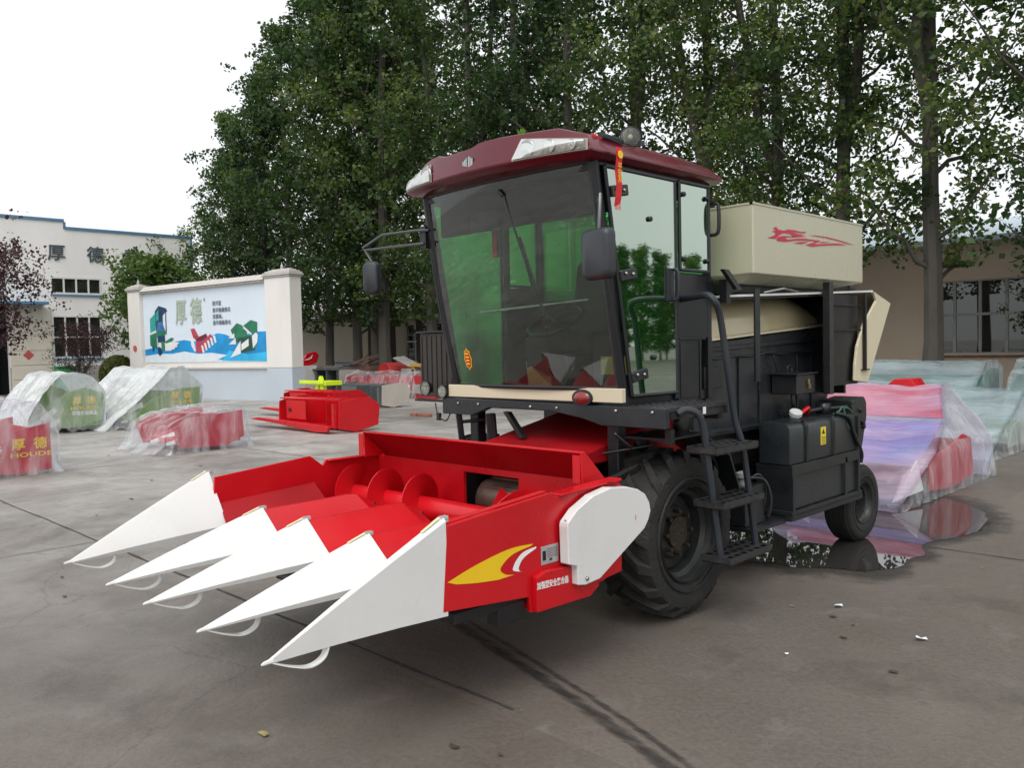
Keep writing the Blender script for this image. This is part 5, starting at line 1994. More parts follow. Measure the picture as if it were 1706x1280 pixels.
# sticker on the screen (red oval with yellow rim)
mb = MB()
xs_, zs_ = -4.175, 1.525
for (rx, rz_, yy, m_, nm) in ((.040, .068, 3.722, YELLOW, 'sticker'), (.031, .057, 3.7205, RED, 'sticker_face')):
    mb = MB()
    v = []
    for k in range(16):
        a = 2 * math.pi * k / 16
        q = 1.0 + .10 * math.cos(a * 8)
        x, z = xs_ + rx * q * math.cos(a), zs_ + rz_ * q * math.sin(a)
        u = (x + 3.66) / .735
        t = (z - 1.345) / 1.255
        y = 3.795 - .225 * t - .055 * (1 - u * u) - .015 * math.sin(math.pi * t)
        v.append((x, y - (.003 if rx > .035 else .005), z))
    mb.poly(v)
    mb.build(nm, m_, cab)
mb = MB()
for k in range(4):
    t = (zs_ + .036 - k * .022 - 1.345) / 1.255
    u = (xs_ + 3.66) / .735
    y = 3.795 - .225 * t - .055 * (1 - u * u) - .015 * math.sin(math.pi * t) - .0065
    mb.box(xs_ - .017, xs_ + .017, y, y + .0004, zs_ + .030 - k * .022, zs_ + .040 - k * .022)
mb.build('sticker_print', YELLOW, cab)

# inside the cab
mb = MB()
mb.box(-3.92, -3.46, 4.12, 4.52, 1.55, 1.68)
mb.obox((-3.69, 4.54, 1.92), (.22, 0, 0), (0, .06, .012), (0, .05, .27))
seat = mb.build('seat', SEATM, cab, bevel=.04, seg=3, smooth=True)
mb = MB()
mb.box(-3.80, -3.58, 4.2, 4.45, 1.30, 1.55)
mb.build('seat_base', GBLACK, cab)
mb = MB()
mb.tube([(-3.66, 3.92, 1.30), (-3.66, 4.0, 1.72)], [.08, .05], 10)
mb.obox((-3.66, 3.93, 1.50), (.10, 0, 0), (0, .07, .02), (0, -.02, .17))
mb.build('steering_column', GBLACK, cab, smooth=True)
mb = MB()
pts = [Vector((-3.66, 4.03, 1.76)) + Vector((math.cos(a) * .19, math.sin(a) * .16, math.sin(a) * .09)) for a in [2 * math.pi * k / 24 for k in range(25)]]
mb.tube(pts, .014, 7, caps=False)
for a in (.5, 2.6, 4.7):
    mb.tube([(-3.66, 4.03, 1.755), Vector((-3.66, 4.03, 1.76)) + Vector((math.cos(a) * .19, math.sin(a) * .16, math.sin(a) * .09))], .010, 6)
mb.build('steering_wheel', GBLACK, cab, smooth=True)
mb = MB()
mb.box(-3.30, -3.02, 3.95, 4.45, 1.30, 1.68)
mb.build('console', GBLACK, cab, bevel=.02)
mb = MB()
mb.box(-3.22, -3.02, 3.943, 3.947, 1.42, 1.53)
mb.build('console_label', mat('dim_yellow_label', (0.45, 0.38, 0.10), .6), cab)
mb = MB()
mb.sheet([(-3.72, 3.83, 1.355), (-3.50, 3.80, 1.352), (-3.56, 3.86, 1.40), (-3.78, 3.87, 1.50)], (0, .004, .003))
mb.build('cardboard', CARD, cab)
mb = MB()
mb.tube([(-4.25, 3.92, 1.84), (-3.35, 4.0, 1.88)], .010, 7)
mb.tube([(-3.30, 4.55, 1.93), (-3.32, 4.55, 2.5)], .02, 7)
mb.build('cab_rail', STEEL, cab)
mb = MB()
mb.box(-4.10, -4.06, 3.90, 3.93, 2.20, 2.42)
mb.build('charm', RED, cab)

# left side: radiator screen box, lamps, post
SCRM = mat('brown_screen', (0.040, 0.032, 0.026), .6, var=.25, scale=40, stretch=(6, 6, .4), dirt=.3)
mb = MB()
mb.box(-4.90, -4.52, 3.90, 4.15, 1.25, 1.715)
rad = mb.build('radiator_box', SCRM, hv, bevel=.006)
mb = MB()
mb.box(-4.92, -4.50, 3.88, 4.17, 1.716, 1.728)
for k in range(7):
    mb.box(-4.88 + k * .055, -4.872 + k * .055, 3.894, 3.901, 1.28, 1.69)
mb.build('radiator_rib', DARK, rad, loose=True)
for (x, z, r, lit) in ((-4.455, 1.302, .048, 1), (-4.70, 1.318, .055, 0)):
    mb = MB()
    y = 3.73 if lit else 3.78
    mb.lathe([(.02, .05), (r * .7, .04), (r, .005), (r, -.006), (r * .9, -.006), (r * .9, 0)], (x, y, z), (0, 1, 0), 20)
    lm = mb.build('work_lamp', GBLACK, hv, smooth=True)
    mb = MB()
    mb.lathe([(r * .9, 0), (r * .6, .012), (r * .2, .02), (.001, .02)], (x, y, z), (0, 1, 0), 20)
    for k in range(7):
        a = 2 * math.pi * k / 6
        rr_ = 0 if k == 6 else r * .5
        mb.lathe([(.001, -.004), (.011, -.003), (.011, .008), (.001, .008)], (x + rr_ * math.cos(a), y, z + rr_ * math.sin(a)), (0, 1, 0), 10)
    mb.build('lamp_reflector', mat('lamp_white', (0.65, 0.66, 0.64), .25, metal=.3, var=.3, scale=40), lm, smooth=True)
    mb = MB()
    mb.lathe([(r * .9, -.004), (r * .5, -.010), (.001, -.012)], (x, y, z), (0, 1, 0), 20)
    mb.build('lamp_lens', LENSW, lm, smooth=True)
mb = MB()
mb.box(-4.80, -4.40, 3.76, 3.80, 1.225, 1.240)
mb.build('lamp_bracket', DARK, hv)
mb = MB()
mb.tube(smooth_pts([(-4.55, 3.745, 1.22), (-4.53, 3.74, 1.16), (-4.50, 3.74, 1.12), (-4.44, 3.745, 1.10), (-4.40, 3.75, 1.15)], 5), .005, 6)
mb.box(-4.525, -4.495, 3.73, 3.75, 1.10, 1.15)
mb.build('lamp_cable', GBLACK, hv)
mb = MB()
mb.tube([(-4.37, 3.80, 1.16), (-4.36, 3.86, .62)], .022, 8)
mb.tube([(-4.36, 3.82, 1.09), (-4.10, 3.85, 1.12)], .012, 8)
mb.tube([(-4.05, 3.80, 1.16), (-4.05, 3.84, .70)], .035, 8)
mb.obox((-3.82, 3.80, 1.10), (.02, 0, .0), (0, .02, 0), (.07, 0, -.08))
mb.build('lift_cylinder', DARK, hv, smooth=True)

# roof top things
mb = MB()
mb.lathe([(.02, .07), (.045, .05), (.062, .005), (.062, -.006), (.055, -.006), (.055, 0)], (-3.03, 4.02, 2.815), (-.62, .78, 0), 22)
wl_ = mb.build('roof_lamp', GBLACK, cab, smooth=True)
mb = MB()
mb.lathe([(.055, 0), (.04, .02), (.015, .03), (.001, .03)], (-3.03, 4.02, 2.815), (-.62, .78, 0), 22)
mb.lathe([(.001, -.002), (.014, 0), (.014, .02), (.001, .02)], (-3.03, 4.02, 2.815), (-.62, .78, 0), 12)
mb.build('lamp_reflector', CHROME, cab, smooth=True)
mb = MB()
mb.lathe([(.055, -.005), (.03, -.010), (.001, -.011)], (-3.03, 4.02, 2.815), (-.62, .78, 0), 22)
mb.build('lamp_lens', LENSW, cab, smooth=True)
mb = MB()
mb.tube([(-3.02, 4.04, 2.755), (-3.02, 4.04, 2.69)], .012, 8)
mb.tube([(-2.98, 3.62, 2.74), (-2.94, 3.95, 2.735)], .007, 6)
mb.build('lamp_stalk', GBLACK, cab)
mb = MB()
mb.lathe([(.020, 0), (.017, .02), (.012, .05), (.016, .12), (.016, .18)], (-2.93, 3.55, 2.722), (-.05, .98, -.03), 12)
hrn = mb.build('horn', mat('red_horn', (.50, .015, .02), .3), cab, smooth=True)
mb = MB()
mb.tube([(-2.93, 3.62, 2.735), (-2.93, 3.80, 2.73)], .022, 10)
mb.tube([(-2.90, 3.60, 2.73), (-2.84, 3.72, 2.68), (-2.80, 3.86, 2.70)], .004, 5)
mb.box(-2.86, -2.84, 3.86, 3.90, 2.71, 2.735)
mb.build('horn_bracket', GBLACK, cab)

# ---- ribbon and leaf sprig: their own things
RIBB = mat('red_ribbon', (0.60, 0.012, 0.015), .55, var=.12, scale=20)
v, f = [], []
pts = [(0, .0), (.004, -.06), (-.004, -.13), (.006, -.20), (.0, -.27), (-.006, -.30)]
for k, (dx, dz) in enumerate(pts):
    for s in (-1, 1):
        v.append((-2.825 + dx, 3.645 + s * .026 - k * .003, 2.66 + dz - (.02 if (s < 0 and k == 5) else 0)))
f = [(2 * k, 2 * k + 1, 2 * k + 3, 2 * k + 2) for k in range(len(pts) - 1)]
mb = MB()
mb.raw(v, f)
mb.raw([(a - .0015, b, c) for a, b, c in v], [q[::-1] for q in f])
rib = tag(mb.build('ribbon', RIBB, None), 'red ribbon with gold characters hanging from the cab roof edge', 'ribbon')
for k, ch in enumerate('平安发'):
    text(ch, .042, (-2.816, 3.640, 2.555 - k * .034), (0, 1, 0), (0, 0, 1), YELLOW, 'gold_letter', rib, depth=.0005)
mb = MB()
mb.lathe([(.001, 0), (.022, 0), (.022, .002), (.001, .002)], (-2.816, 3.645, 2.62), (1, 0, 0), 12)
mb.build('gold_seal', YELLOW, rib)
for k in range(5):
    mb = MB()
    mb.tube([(-2.826, 3.610 + k * .010, 2.36), (-2.827, 3.608 + k * .0105, 2.325)], .0018, 4)
    mb.build('fringe', RIBB, rib)

# ================================================================== YARD OBJECTS
FILM = film_mat('loose_plastic_film', 0.72, 0.97, col=(0.88, 0.90, 0.92))
FILM_C = film_mat('clear_plastic_film', 0.06, 0.48, stretch=(2.6, 2.6, .6), col=(0.88, 0.89, 0.91))
FILM_P = film_mat('sky_tinted_film', 0.20, 0.66, tint=(0.96, 0.88, 0.97), col=(0.80, 0.64, 0.80), col2=(0.54, 0.60, 0.84))  # lilac and blue of the reflected sky painted into the film colour
FILM_B = film_mat('teal_plastic_film', 0.20, 0.62, tint=(0.86, 0.94, 0.94), col=(0.58, 0.68, 0.72))
GREENP = mat('green_header_paint', (0.13, 0.25, 0.045), 0.35, var=.08, dirt=.08)
TEALP = mat('teal_header_paint', (0.02, 0.13, 0.10), 0.4, var=.1)
PINKP = mat('crimson_header_paint', (0.45, 0.012, 0.035), 0.35, var=.08)


def resample(pts, n):
    P = [Vector((a, b, 0)) for a, b in pts]
    ls = [0]
    for a, b in zip(P[:-1], P[1:]):
        ls.append(ls[-1] + (b - a).length)
    out = []
    for k in range(n + 1):
        d = ls[-1] * k / n
        for i in range(len(P) - 1):
            if d <= ls[i + 1] + 1e-9:
                t = (d - ls[i]) / max(1e-9, ls[i + 1] - ls[i])
                q = P[i].lerp(P[i + 1], t)
                break
        out.append((q.x, q.y))
    return out


def drape(name, prof, x0, x1, m_, parent, amp=.03, seed=0, nu=44, nv=64, skirt=.12, capgap=.03, hem=.0, capm=None, taper=0.0):
    """plastic sheet hanging over a header: prof = (y,z) outline front ground -> top -> rear ground, running from x0 to x1 (x1 < x0)"""
    pr = resample(prof, nv)
    ymid = sum(p[0] for p in pr) / len(pr)
    v, f = [], []

    def wob(p, a):
        q = p * 1.0 + Vector((seed * 7.3, seed * 3.1, 0))
        d = noise.noise(Vector((q.x * 2.2, q.y * 2.2, q.z * 2.2))) * .9
        d += (1 - abs(noise.noise(Vector((q.x * 5.0, q.y * 4.2 + q.z * 2, q.z * 4.0)))) * 2.2) * .55
        d += (1 - abs(noise.noise(Vector((q.x * 11.0 + q.z * 5, q.y * 7, q.z * 5.0 + seed)))) * 2.2) * .28
        d += noise.noise(q * 15) * .12
        return d * a
    for i in range(nu + 1):
        x = x0 + (x1 - x0) * i / nu
        sag = -.035 * math.sin(math.pi * ((i / nu * 2.0) % 1.0))
        for j, (y, z) in enumerate(pr):
            p = Vector((x - taper * max(0, (z - .45) / .6) * (1 - i / nu), y, z))
            out_ = Vector((0, (y - ymid), z * .8)).normalized()
            w = wob(p, amp)
            q = p + out_ * w + Vector((0, 0, sag * min(1, z * 1.2)))
            fl = max(0, 1 - z / .16)
            if fl > 0:
                q.y += (1 if y > ymid else -1) * fl * skirt * (.4 + .9 * abs(noise.noise(Vector((x * 3.5, seed, y)))))
            q.z = max(.008 + .012 * abs(noise.noise(p * 6)), q.z)
            v.append(q)
    m_v = nv + 1
    for i in range(nu):
        for j in range(nv):
            f.append((i * m_v + j, i * m_v + j + 1, (i + 1) * m_v + j + 1, (i + 1) * m_v + j))
    # gathered end caps
    for (xe, sg, ring_i) in ((x0, 1, 0), (x1, -1, nu)):
        base = len(v)
        nt_ = 12
        for t_i in range(1, nt_ + 1):
            t = t_i / nt_
            for j, (y, z) in enumerate(pr):
                z2 = z * (1 - t) + (.012 + hem * abs(noise.noise(Vector((y * 4, seed, 3))))) * t
                y2 = ymid + (y - ymid) * (1 - .10 * math.sin(math.pi * t) + .05 * t)
                pl = .5 + .5 * math.sin(y * 23 + 5 * noise.noise(Vector((y * 3, t, seed))))
                xx = xe - (taper * max(0, (z2 - .45) / .6) if sg > 0 else 0) + sg * (capgap * (math.sin(math.pi * min(1, t * 1.2) * .6) + .9 * pl * t) + .10 * max(0, t - .8) * 5 * skirt * (.5 + abs(noise.noise(Vector((y * 5, 2, seed))))))
                v.append(Vector((xx + noise.noise(Vector((y * 6, z2 * 6, seed))) * amp * .6, y2, z2)))
        for t_i in range(nt_):
            for j in range(nv):
                a0 = (ring_i * m_v + j) if t_i == 0 else base + (t_i - 1) * m_v + j
                b0_ = base + t_i * m_v + j
                f.append((a0, a0 + 1, b0_ + 1, b0_) if sg > 0 else (a0, b0_, b0_ + 1, a0 + 1))
    me = bpy.data.meshes.new(name)
    me.from_pydata([tuple(p) for p in v], [], f)
    me.materials.append(m_)
    me.materials.append(capm or m_)
    for p in me.polygons:
        p.use_smooth = True
        if p.index >= nu * nv:
            p.material_index = 1
    return add(name, me, None, parent)


def header_body(parent, prof, x0, x1, m_, inset=.05, divs=4, wm=WHITE):
    """a header lying on the yard: end plates, back, hoods, white snouts"""
    ymin, ymax = min(p[0] for p in prof), max(p[0] for p in prof)
    for xe in (x0 - inset, x1 + inset):
        mb = MB()
        mb.prism(prof, 'x', xe - .02, xe)
        mb.build('end_plate', m_, parent, bevel=.003)


# --- green wrapped header, nearest the factory
def wrapped(name, label, end_prof, film_prof, x0, x1, m_, film, seed, texts=None, extra=None, amp=.03, capgap=.03, hem=.0, skirt=.12, taper=0.0):
    yb = sum(p[0] for p in end_prof) / len(end_prof)
    t = thing(name, label, 'farm implement', ((x0 + x1) / 2, yb, 0), 'headers wrapped in plastic film')
    for xe in (x0 - .03, x1 + .05):
        mb = MB()
        mb.prism(end_prof, 'x', xe - .02, xe)
        mb.build('end_plate', m_, t, bevel=.003)
    ymin, ymax = min(p[0] for p in end_prof), max(p[0] for p in end_prof)
    zmax = max(p[1] for p in end_prof)
    mb = MB()
    mb.box(x1 + .06, x0 - .06, ymax - .10, ymax - .06, .12, zmax * .85)
    mb.box(x1 + .06, x0 - .06, ymin + .15, ymax - .12, .12, .2)
    mb.build('trough', m_, t)
    for k in range(4):
        xa = x1 + .1 + (x0 - x1 - .3) * (k + .5) / 4
        mb = MB()
        mb.raw([(xa - .16, ymax - .5, .2), (xa + .16, ymax - .5, .2), (xa, ymax - .5, zmax * .55), (xa - .02, ymin + .02, .12), (xa + .02, ymin + .02, .12), (xa, ymin + .02, .16)], [(0, 1, 2), (0, 2, 5, 3), (1, 4, 5, 2), (3, 5, 4), (0, 3, 4, 1)])
        mb.build('row_hood', WHITE if k % 2 else m_, t)
    drape('plastic_film', film_prof, x0, x1, film, t, amp, seed, capgap=capgap, hem=hem, skirt=skirt, capm=FILM_C, taper=taper)
    for (s_, sz, y, z, mm, wd) in (texts or []):
        text(s_, sz, (x0 - .026, y, z), (0, 1, .0), (0, 0, 1), mm, 'lettering', t, bold=sz * .015, depth=.002, wide=wd)
    return t


wrapped('wrapped_header', 'green header under milky plastic film in front of the factory garage door',
        [(5.47, .66), (5.70, .84), (6.10, .95), (6.46, .80), (6.42, .25), (6.05, .12), (5.62, .10)],
        [(4.90, .0), (4.98, .35), (5.25, .80), (5.62, 1.22), (5.92, 1.27), (6.25, 1.18), (6.50, .82), (6.47, .30), (6.40, .05)], -18.99, -21.4, GREENP, FILM, 1,
        [('厚  德', .175, 6.06, .66, YELLOW, 1.0), ('HOUDE', .10, 6.05, .51, YELLOW, 1.55), ('华德农业装备', .10, 6.06, .40, WPRINT, .85)], capgap=.02, hem=.25)
wrapped('wrapped_header', 'green header under white plastic film in front of the screen wall',
        [(6.80, .20), (7.25, .62), (7.85, .84), (8.38, .86), (8.34, .30), (7.6, .16), (6.9, .10)],
        [(6.35, .0), (6.50, .20), (6.95, .55), (7.45, 1.02), (7.72, 1.30), (7.98, 1.33), (8.30, 1.02), (8.44, .85), (8.38, .30), (8.30, .04)], -18.51, -21.9, GREENP, FILM, 2,
        [('厚  德', .175, 7.94, .68, YELLOW, 1.0), ('HOUDE', .10, 7.94, .54, YELLOW, 1.4), ('华德农业装备', .10, 7.96, .43, WPRINT, .85)], capgap=.02, hem=.2)
wrapped('wrapped_header', 'crimson header in cloudy film at the left edge of the yard',
        [(2.30, .36), (2.98, .58), (3.60, .70), (3.61, .06), (3.20, .02), (2.5, .10)],
        [(1.75, .0), (1.85, .25), (2.3, .62), (2.9, .86), (3.30, 1.00), (3.47, 1.01), (3.66, .72), (3.70, .40), (3.68, .03)], -12.72, -14.6, PINKP, FILM_C, 3,
        [('厚  德', .165, 3.34, .42, YELLOW, 1.05), ('HOUDE', .085, 3.36, .28, YELLOW, 1.75), ('装备', .085, 2.93, .38, WPRINT, 1.0)], capgap=.05, skirt=.3)
wrapped('wrapped_header', 'low crimson header bundled in crumpled clear film, in the middle of the left yard',
        [(5.55, .42), (5.80, .56), (6.30, .60), (6.74, .64), (6.76, .20), (6.45, .06), (5.66, .08)],
        [(5.42, .0), (5.40, .20), (5.48, .44), (5.78, .60), (6.30, .64), (6.72, .68), (6.82, .58), (6.84, .25), (6.80, .04)], -13.29, -14.9, PINKP, FILM_C, 4, capgap=.07, skirt=.30)
tp = wrapped('wrapped_header', 'large crimson header under film coloured with sky reflection, beside the puddle',
        [(8.72, .08), (8.72, .40), (9.30, .47), (9.70, .56), (9.95, .50), (10.05, .10), (9.4, .03)],
        [(7.86, .0), (7.93, .06), (8.30, .22), (8.73, .43), (9.20, .58), (9.65, .74), (9.95, .92), (10.25, 1.06), (10.42, 1.05), (10.62, .66), (10.60, .30), (10.40, .03)], -2.94, -5.2, PINKP, FILM_P, 5, capgap=.02, amp=.026, skirt=.06, taper=.42)
mb = MB()
mb.sheet([(-3.18, 9.70, .72), (-3.40, 10.32, 1.03), (-5.1, 10.32, 1.03), (-5.1, 9.70, .72)], (0, .01, -.01))
mb.build('back_panel', PINKP, tp)
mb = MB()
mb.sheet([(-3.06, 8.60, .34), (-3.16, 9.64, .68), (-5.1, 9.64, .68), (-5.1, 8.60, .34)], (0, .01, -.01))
mb.build('sky_reflection_sheet', mat('painted_sky_blue', (.14, .15, .40), .4, var=.25, scale=1.5), tp)  # added sheet whose blue stands for sky reflected in the film
for k in range(4):
    mb = MB()
    xa = -3.06 - k * .56
    mb.raw([(xa, 8.62, .40), (xa - .14, 8.62, .22), (xa + .06, 8.62, .10), (xa, 7.98, .06)], [(0, 1, 3), (0, 3, 2), (0, 2, 1), (1, 2, 3)])
    mb.build('snout', WHITE, tp)
wrapped('wrapped_header', 'teal header under bluish film with a grey end plate, behind the large crimson one',
        [(12.75, .08), (12.9, .36), (13.4, .44), (13.75, .42), (13.75, .10)],
        [(11.85, .0), (11.95, .12), (12.5, .42), (12.9, .56), (13.3, .80), (13.7, .86), (14.0, .84), (14.2, .50), (14.15, .05)], -3.30, -5.6, mat('grey_green_plate', (.30, .36, .30), .5), FILM_B, 6, capgap=.03)
wrapped('wrapped_header', 'long dark green header under pale teal film below the workshop window',
        [(15.6, .15), (15.7, .70), (16.4, 1.05), (16.9, 1.0), (16.9, .15)],
        [(15.2, .0), (15.3, .4), (15.6, .80), (16.1, 1.14), (16.7, 1.18), (17.0, 1.05), (17.05, .4), (17.0, .03)], -4.55, -8.4, TEALP, FILM_B, 7, capgap=.05)
wrapped('wrapped_header', 'dark green header under teal film at the right edge, below the workshop window',
        [(16.3, .15), (16.4, .70), (17.1, 1.05), (17.6, 1.0), (17.6, .15)],
        [(16.0, .0), (16.1, .4), (16.4, .85), (16.9, 1.16), (17.5, 1.22), (17.8, 1.05), (17.85, .4), (17.8, .03)], -1.2, -4.3, TEALP, FILM_B, 8, capgap=.05)


# --- red welded header frames on the ground
def header_frame(label, dx, dy, m_, endm=None):
    t = thing('header_frame', label, 'farm implement', (-14.8 + dx, 9.3 + dy, 0), 'bare header frames on the yard')
    endm = endm or m_

    def q(mb, nm, mm, **k):
        mb.v = [(p[0] + dx, p[1] + dy, p[2]) for p in map(tuple, mb.v)]
        return mb.build(nm, mm, t, **k)
    mb = MB()
    mb.prism([(8.93, .09), (8.955, .625), (9.40, .665), (9.67, .674), (9.906, .513), (9.86, .114), (9.33, .01)], 'x', -13.80, -13.776)
    q(mb, 'end_plate', endm, bevel=.004)
    mb = MB()
    mb.prism([(8.93, .09), (8.955, .575), (9.40, .665), (9.67, .674), (9.906, .513), (9.86, .114), (9.33, .01)], 'x', -16.05, -16.026)
    q(mb, 'end_plate', m_, bevel=.004)
    mb = MB()
    mb.sheet([(-16.02, 9.62, .08), (-13.81, 9.62, .08), (-13.81, 9.62, .64), (-16.02, 9.62, .64)], (0, .012, 0))
    q(mb, 'back_sheet', m_)
    mb = MB()
    mb.box(-16.02, -13.81, 9.26, 9.62, .06, .085)
    mb.sheet([(-16.02, 8.96, .62), (-13.81, 8.96, .645), (-13.81, 9.05, .66), (-16.02, 9.05, .635)], (0, 0, .02))
    q(mb, 'top_rail', m_)
    mb = MB()
    mb.sheet([(-15.3, 9.15, .10), (-15.3, 9.6, .10), (-15.3, 9.6, .58), (-15.3, 9.15, .58)], (.012, 0, 0))
    mb.sheet([(-14.55, 9.15, .10), (-14.55, 9.6, .10), (-14.55, 9.6, .58), (-14.55, 9.15, .58)], (.012, 0, 0))
    q(mb, 'partition', m_, loose=True)
    # folded skid along the front, longer than the frame
    mb = MB()
    mb.prism([(-17.0, .17), (-16.6, .215), (-13.84, .15), (-13.9, .04), (-14.3, .02), (-14.8, .06), (-16.0, .13)], 'y', 8.74, 8.80)
    mb.prism([(-17.0, .165), (-16.6, .20), (-13.86, .13), (-13.86, .115), (-16.6, .18)], 'y', 8.80, 9.0)
    q(mb, 'skid', m_, bevel=.004)
    mb = MB()
    mb.tube([(-15.60, 8.945, .40), (-15.60, 8.955, .40)], .055, 14)
    mb.box(-15.75, -15.0, 8.955, 8.962, .22, .60)
    o_ = q(mb, 'bearing_plate', m_)
    mb = MB()
    mb.tube([(-15.60, 8.936, .40), (-15.60, 8.944, .40)], .045, 14)
    q(mb, 'bearing_hole', BLACK)
    mb = MB()
    mb.box(-13.90, -13.83, 8.86, 8.93, .10, .58)
    q(mb, 'corner_post', m_)
    return t


header_frame('bright red bare header frame nearest the camera in the yard', 0, 0, RED)
header_frame('bright red bare header frame standing just behind the other red one', -2.9, 1.75, RED)
header_frame('dark grey header frame with a beige end plate near the tree trunks', -4.87, 4.55, mat('primer_grey', (.10, .11, .11), .5, var=.15), mat('beige_plate', (.50, .46, .41), .5, var=.05))
GREYH = MATS['primer_grey']

# --- clutter by the trees
def yellow_bracket():
    t = thing('yellow_frame', 'fluorescent yellow steel bracket behind the red frames', 'machine part', (-20.1, 12.4, 0))
    YL = mat('fluorescent_yellow', (.62, .80, .02), .4, var=.08)
    mb = MB()
    mb.box(-20.9, -19.7, 12.3, 12.36, .70, .80)
    mb.box(-20.25, -19.65, 12.36, 12.9, .66, .78)
    mb.build('beam', YL, t, bevel=.01)
    for x in (-20.2, -19.95):
        mb = MB()
        mb.box(x, x + .14, 12.38, 12.5, 0.0, .66)
        mb.build('leg', YL, t, bevel=.006)
    mb = MB()
    mb.prism([(-20.1, .80), (-19.9, .80), (-19.95, .92), (-20.05, .92)], 'y', 12.42, 12.48)
    mb.build('lug', YL, t)


yellow_bracket()

t = thing('grey_header', 'long dark grey header with beige end plate below the shed wall', 'farm implement', (-27.9, 17.3, 0))
mb = MB()
mb.box(-30.0, -26.0, 17.5, 17.56, .15, .88)
mb.box(-30.0, -26.0, 17.0, 17.55, .88, .93)
mb.build('casing', GREYH, t, bevel=.01)
for k in range(6):
    mb = MB()
    mb.box(-29.9 + k * .72, -29.8 + k * .72, 17.02, 17.5, .05, .87)
    mb.build('divider', GREYH, t)
mb = MB()
mb.prism([(16.9, .05), (16.9, .9), (17.75, .9), (17.85, .65), (17.8, .05)], 'x', -25.96, -25.92)
mb.build('end_plate', MATS['beige_plate'], t)
for k in range(2):
    mb = MB()
    mb.tube([(-29.0 + k, 17.15 + k * .1, .97 + k * .03), (-26.4 + k * .2, 17.25, .97 + k * .05)], .04, 8)
    mb.build('loose_pipe', STEEL, t)

wrapped('wrapped_header', 'pink and white film-wrapped header between the grey frames and the shed',
        [(16.9, .1), (16.9, .65), (17.4, .80), (17.7, .65), (17.7, .1)],
        [(16.75, 0), (16.8, .35), (16.9, .72), (17.4, .88), (17.75, .78), (17.8, .3), (17.8, .02)], -21.6, -25.5, PINKP, FILM_C, 9, capgap=.05)
# red folded cover standing by the screen wall
t = thing('red_cover', 'red sheet cover with white flash beside the right pillar of the screen wall', 'machine part', (-27.6, 17.0, 0))
mb = MB()
mb.prism([(16.55, 1.08), (16.9, 1.50), (17.3, 1.60), (17.45, 1.45), (17.35, 1.18), (17.0, 1.05)], 'x', -28.2, -28.1)
mb.build('sheet', RED, t, bevel=.02)
mb = MB()
mb.prism([(16.75, 1.26), (17.05, 1.36), (17.15, 1.48), (17.12, 1.34), (16.95, 1.28)], 'x', -28.097, -28.094)
mb.build('white_flash', WPRINT, t)
mb = MB()
mb.box(-28.3, -27.9, 16.7, 17.2, 0, 1.06)
mb.build('stand', PLAST, t)
# heap of red and brown parts
rh = random.Random(5)
SCR = [mat('scrap_brown', (.13, .07, .055), .7, var=.4), mat('scrap_red', (.35, .02, .02), .5, var=.2), mat('scrap_grey', (.28, .27, .26), .6, var=.3), mat('scrap_navy', (.05, .06, .11), .5, var=.3), mat('scrap_gold', (.45, .27, .06), .5, var=.2)]
heap = [(-27.3, 18.3, 3, 'stack of navy slatted trays on the parts heap'), (-25.9, 18.2, 0, 'brown rusty crate of bars on the parts heap'), (-24.3, 18.1, 1, 'bright red curved cover on the parts heap'), (-23.3, 18.1, 2, 'leaning grey plank board on the parts heap'), (-22.2, 18.0, 4, 'gold painted beam at the right of the parts heap')]
for (x, y, k, lb) in heap:
    t = thing('machine_part', lb, 'machine part', (x, y, 0))
    mb = MB()
    if k == 3:
        for q_ in range(4):
            mb.box(x - .5, x + .5, y - .35, y + .35, .72 + q_ * .13, .78 + q_ * .13)
        mb.box(x - .45, x + .45, y - .3, y + .3, 0, .72)
    elif k == 0:
        mb.box(x - .55, x + .55, y - .4, y + .4, 0, 1.0)
        for q_ in range(7):
            a = rh.uniform(-.5, .5)
            mb.tube([(x - .5 + q_ * .14, y - .5, 1.02 + rh.random() * .1), (x - .4 + q_ * .14 + a, y + .4, 1.15 + rh.random() * .3)], .03, 6)
    elif k == 1:
        pr_ = arc((0, .72), .42, 0, 180, 8)
        mb.prism([(x + a, b) for a, b in pr_] + [(x - .42, .0), (x + .42, 0)], 'y', y - .4, y + .4)
    elif k == 2:
        mb.obox((x, y, 1.10), (.55, .1, -.22), (.03, .22, .02), (.01, 0, .025))
        mb.box(x - .3, x + .5, y - .2, y + .3, 0, .92)
    else:
        mb.box(x - .9, x + .9, y - .12, y + .12, .98, 1.10)
        mb.box(x - .8, x - .65, y - .1, y + .1, 0, .98)
        mb.box(x + .65, x + .8, y - .1, y + .1, 0, .98)
    mb.build('bulk', SCR[k], t, bevel=.012)
for (x, y, w, h, k, lb) in ((-24.6, 16.9, .9, .5, 1, 'low red casing lying in front of the wrapped pink header'), (-22.6, 16.6, 1.0, .42, 2, 'low pale sheet casing near the tree trunks'), (-21.2, 17.2, .7, .75, 1, 'upright red casing beside the radiator screen'), (-31.2, 17.6, .8, .9, 1, 'red casing half hidden by the screen wall pillar')):
    t = thing('machine_part', lb, 'machine part', (x, y, 0))
    mb = MB()
    mb.prism([(x - w, .0), (x - w * .9, h * .7), (x - w * .5, h), (x + w * .6, h * .95), (x + w, h * .45), (x + w * .9, 0)], 'y', y - .3, y + .3)
    mb.build('shell', SCR[k], t, bevel=.02)
    mb = MB()
    mb.box(x - w * .6, x + w * .5, y - .33, y - .301, h * .2, h * .6)
    mb.build('panel', SCR[2 if k == 1 else 3], t, bevel=.01)
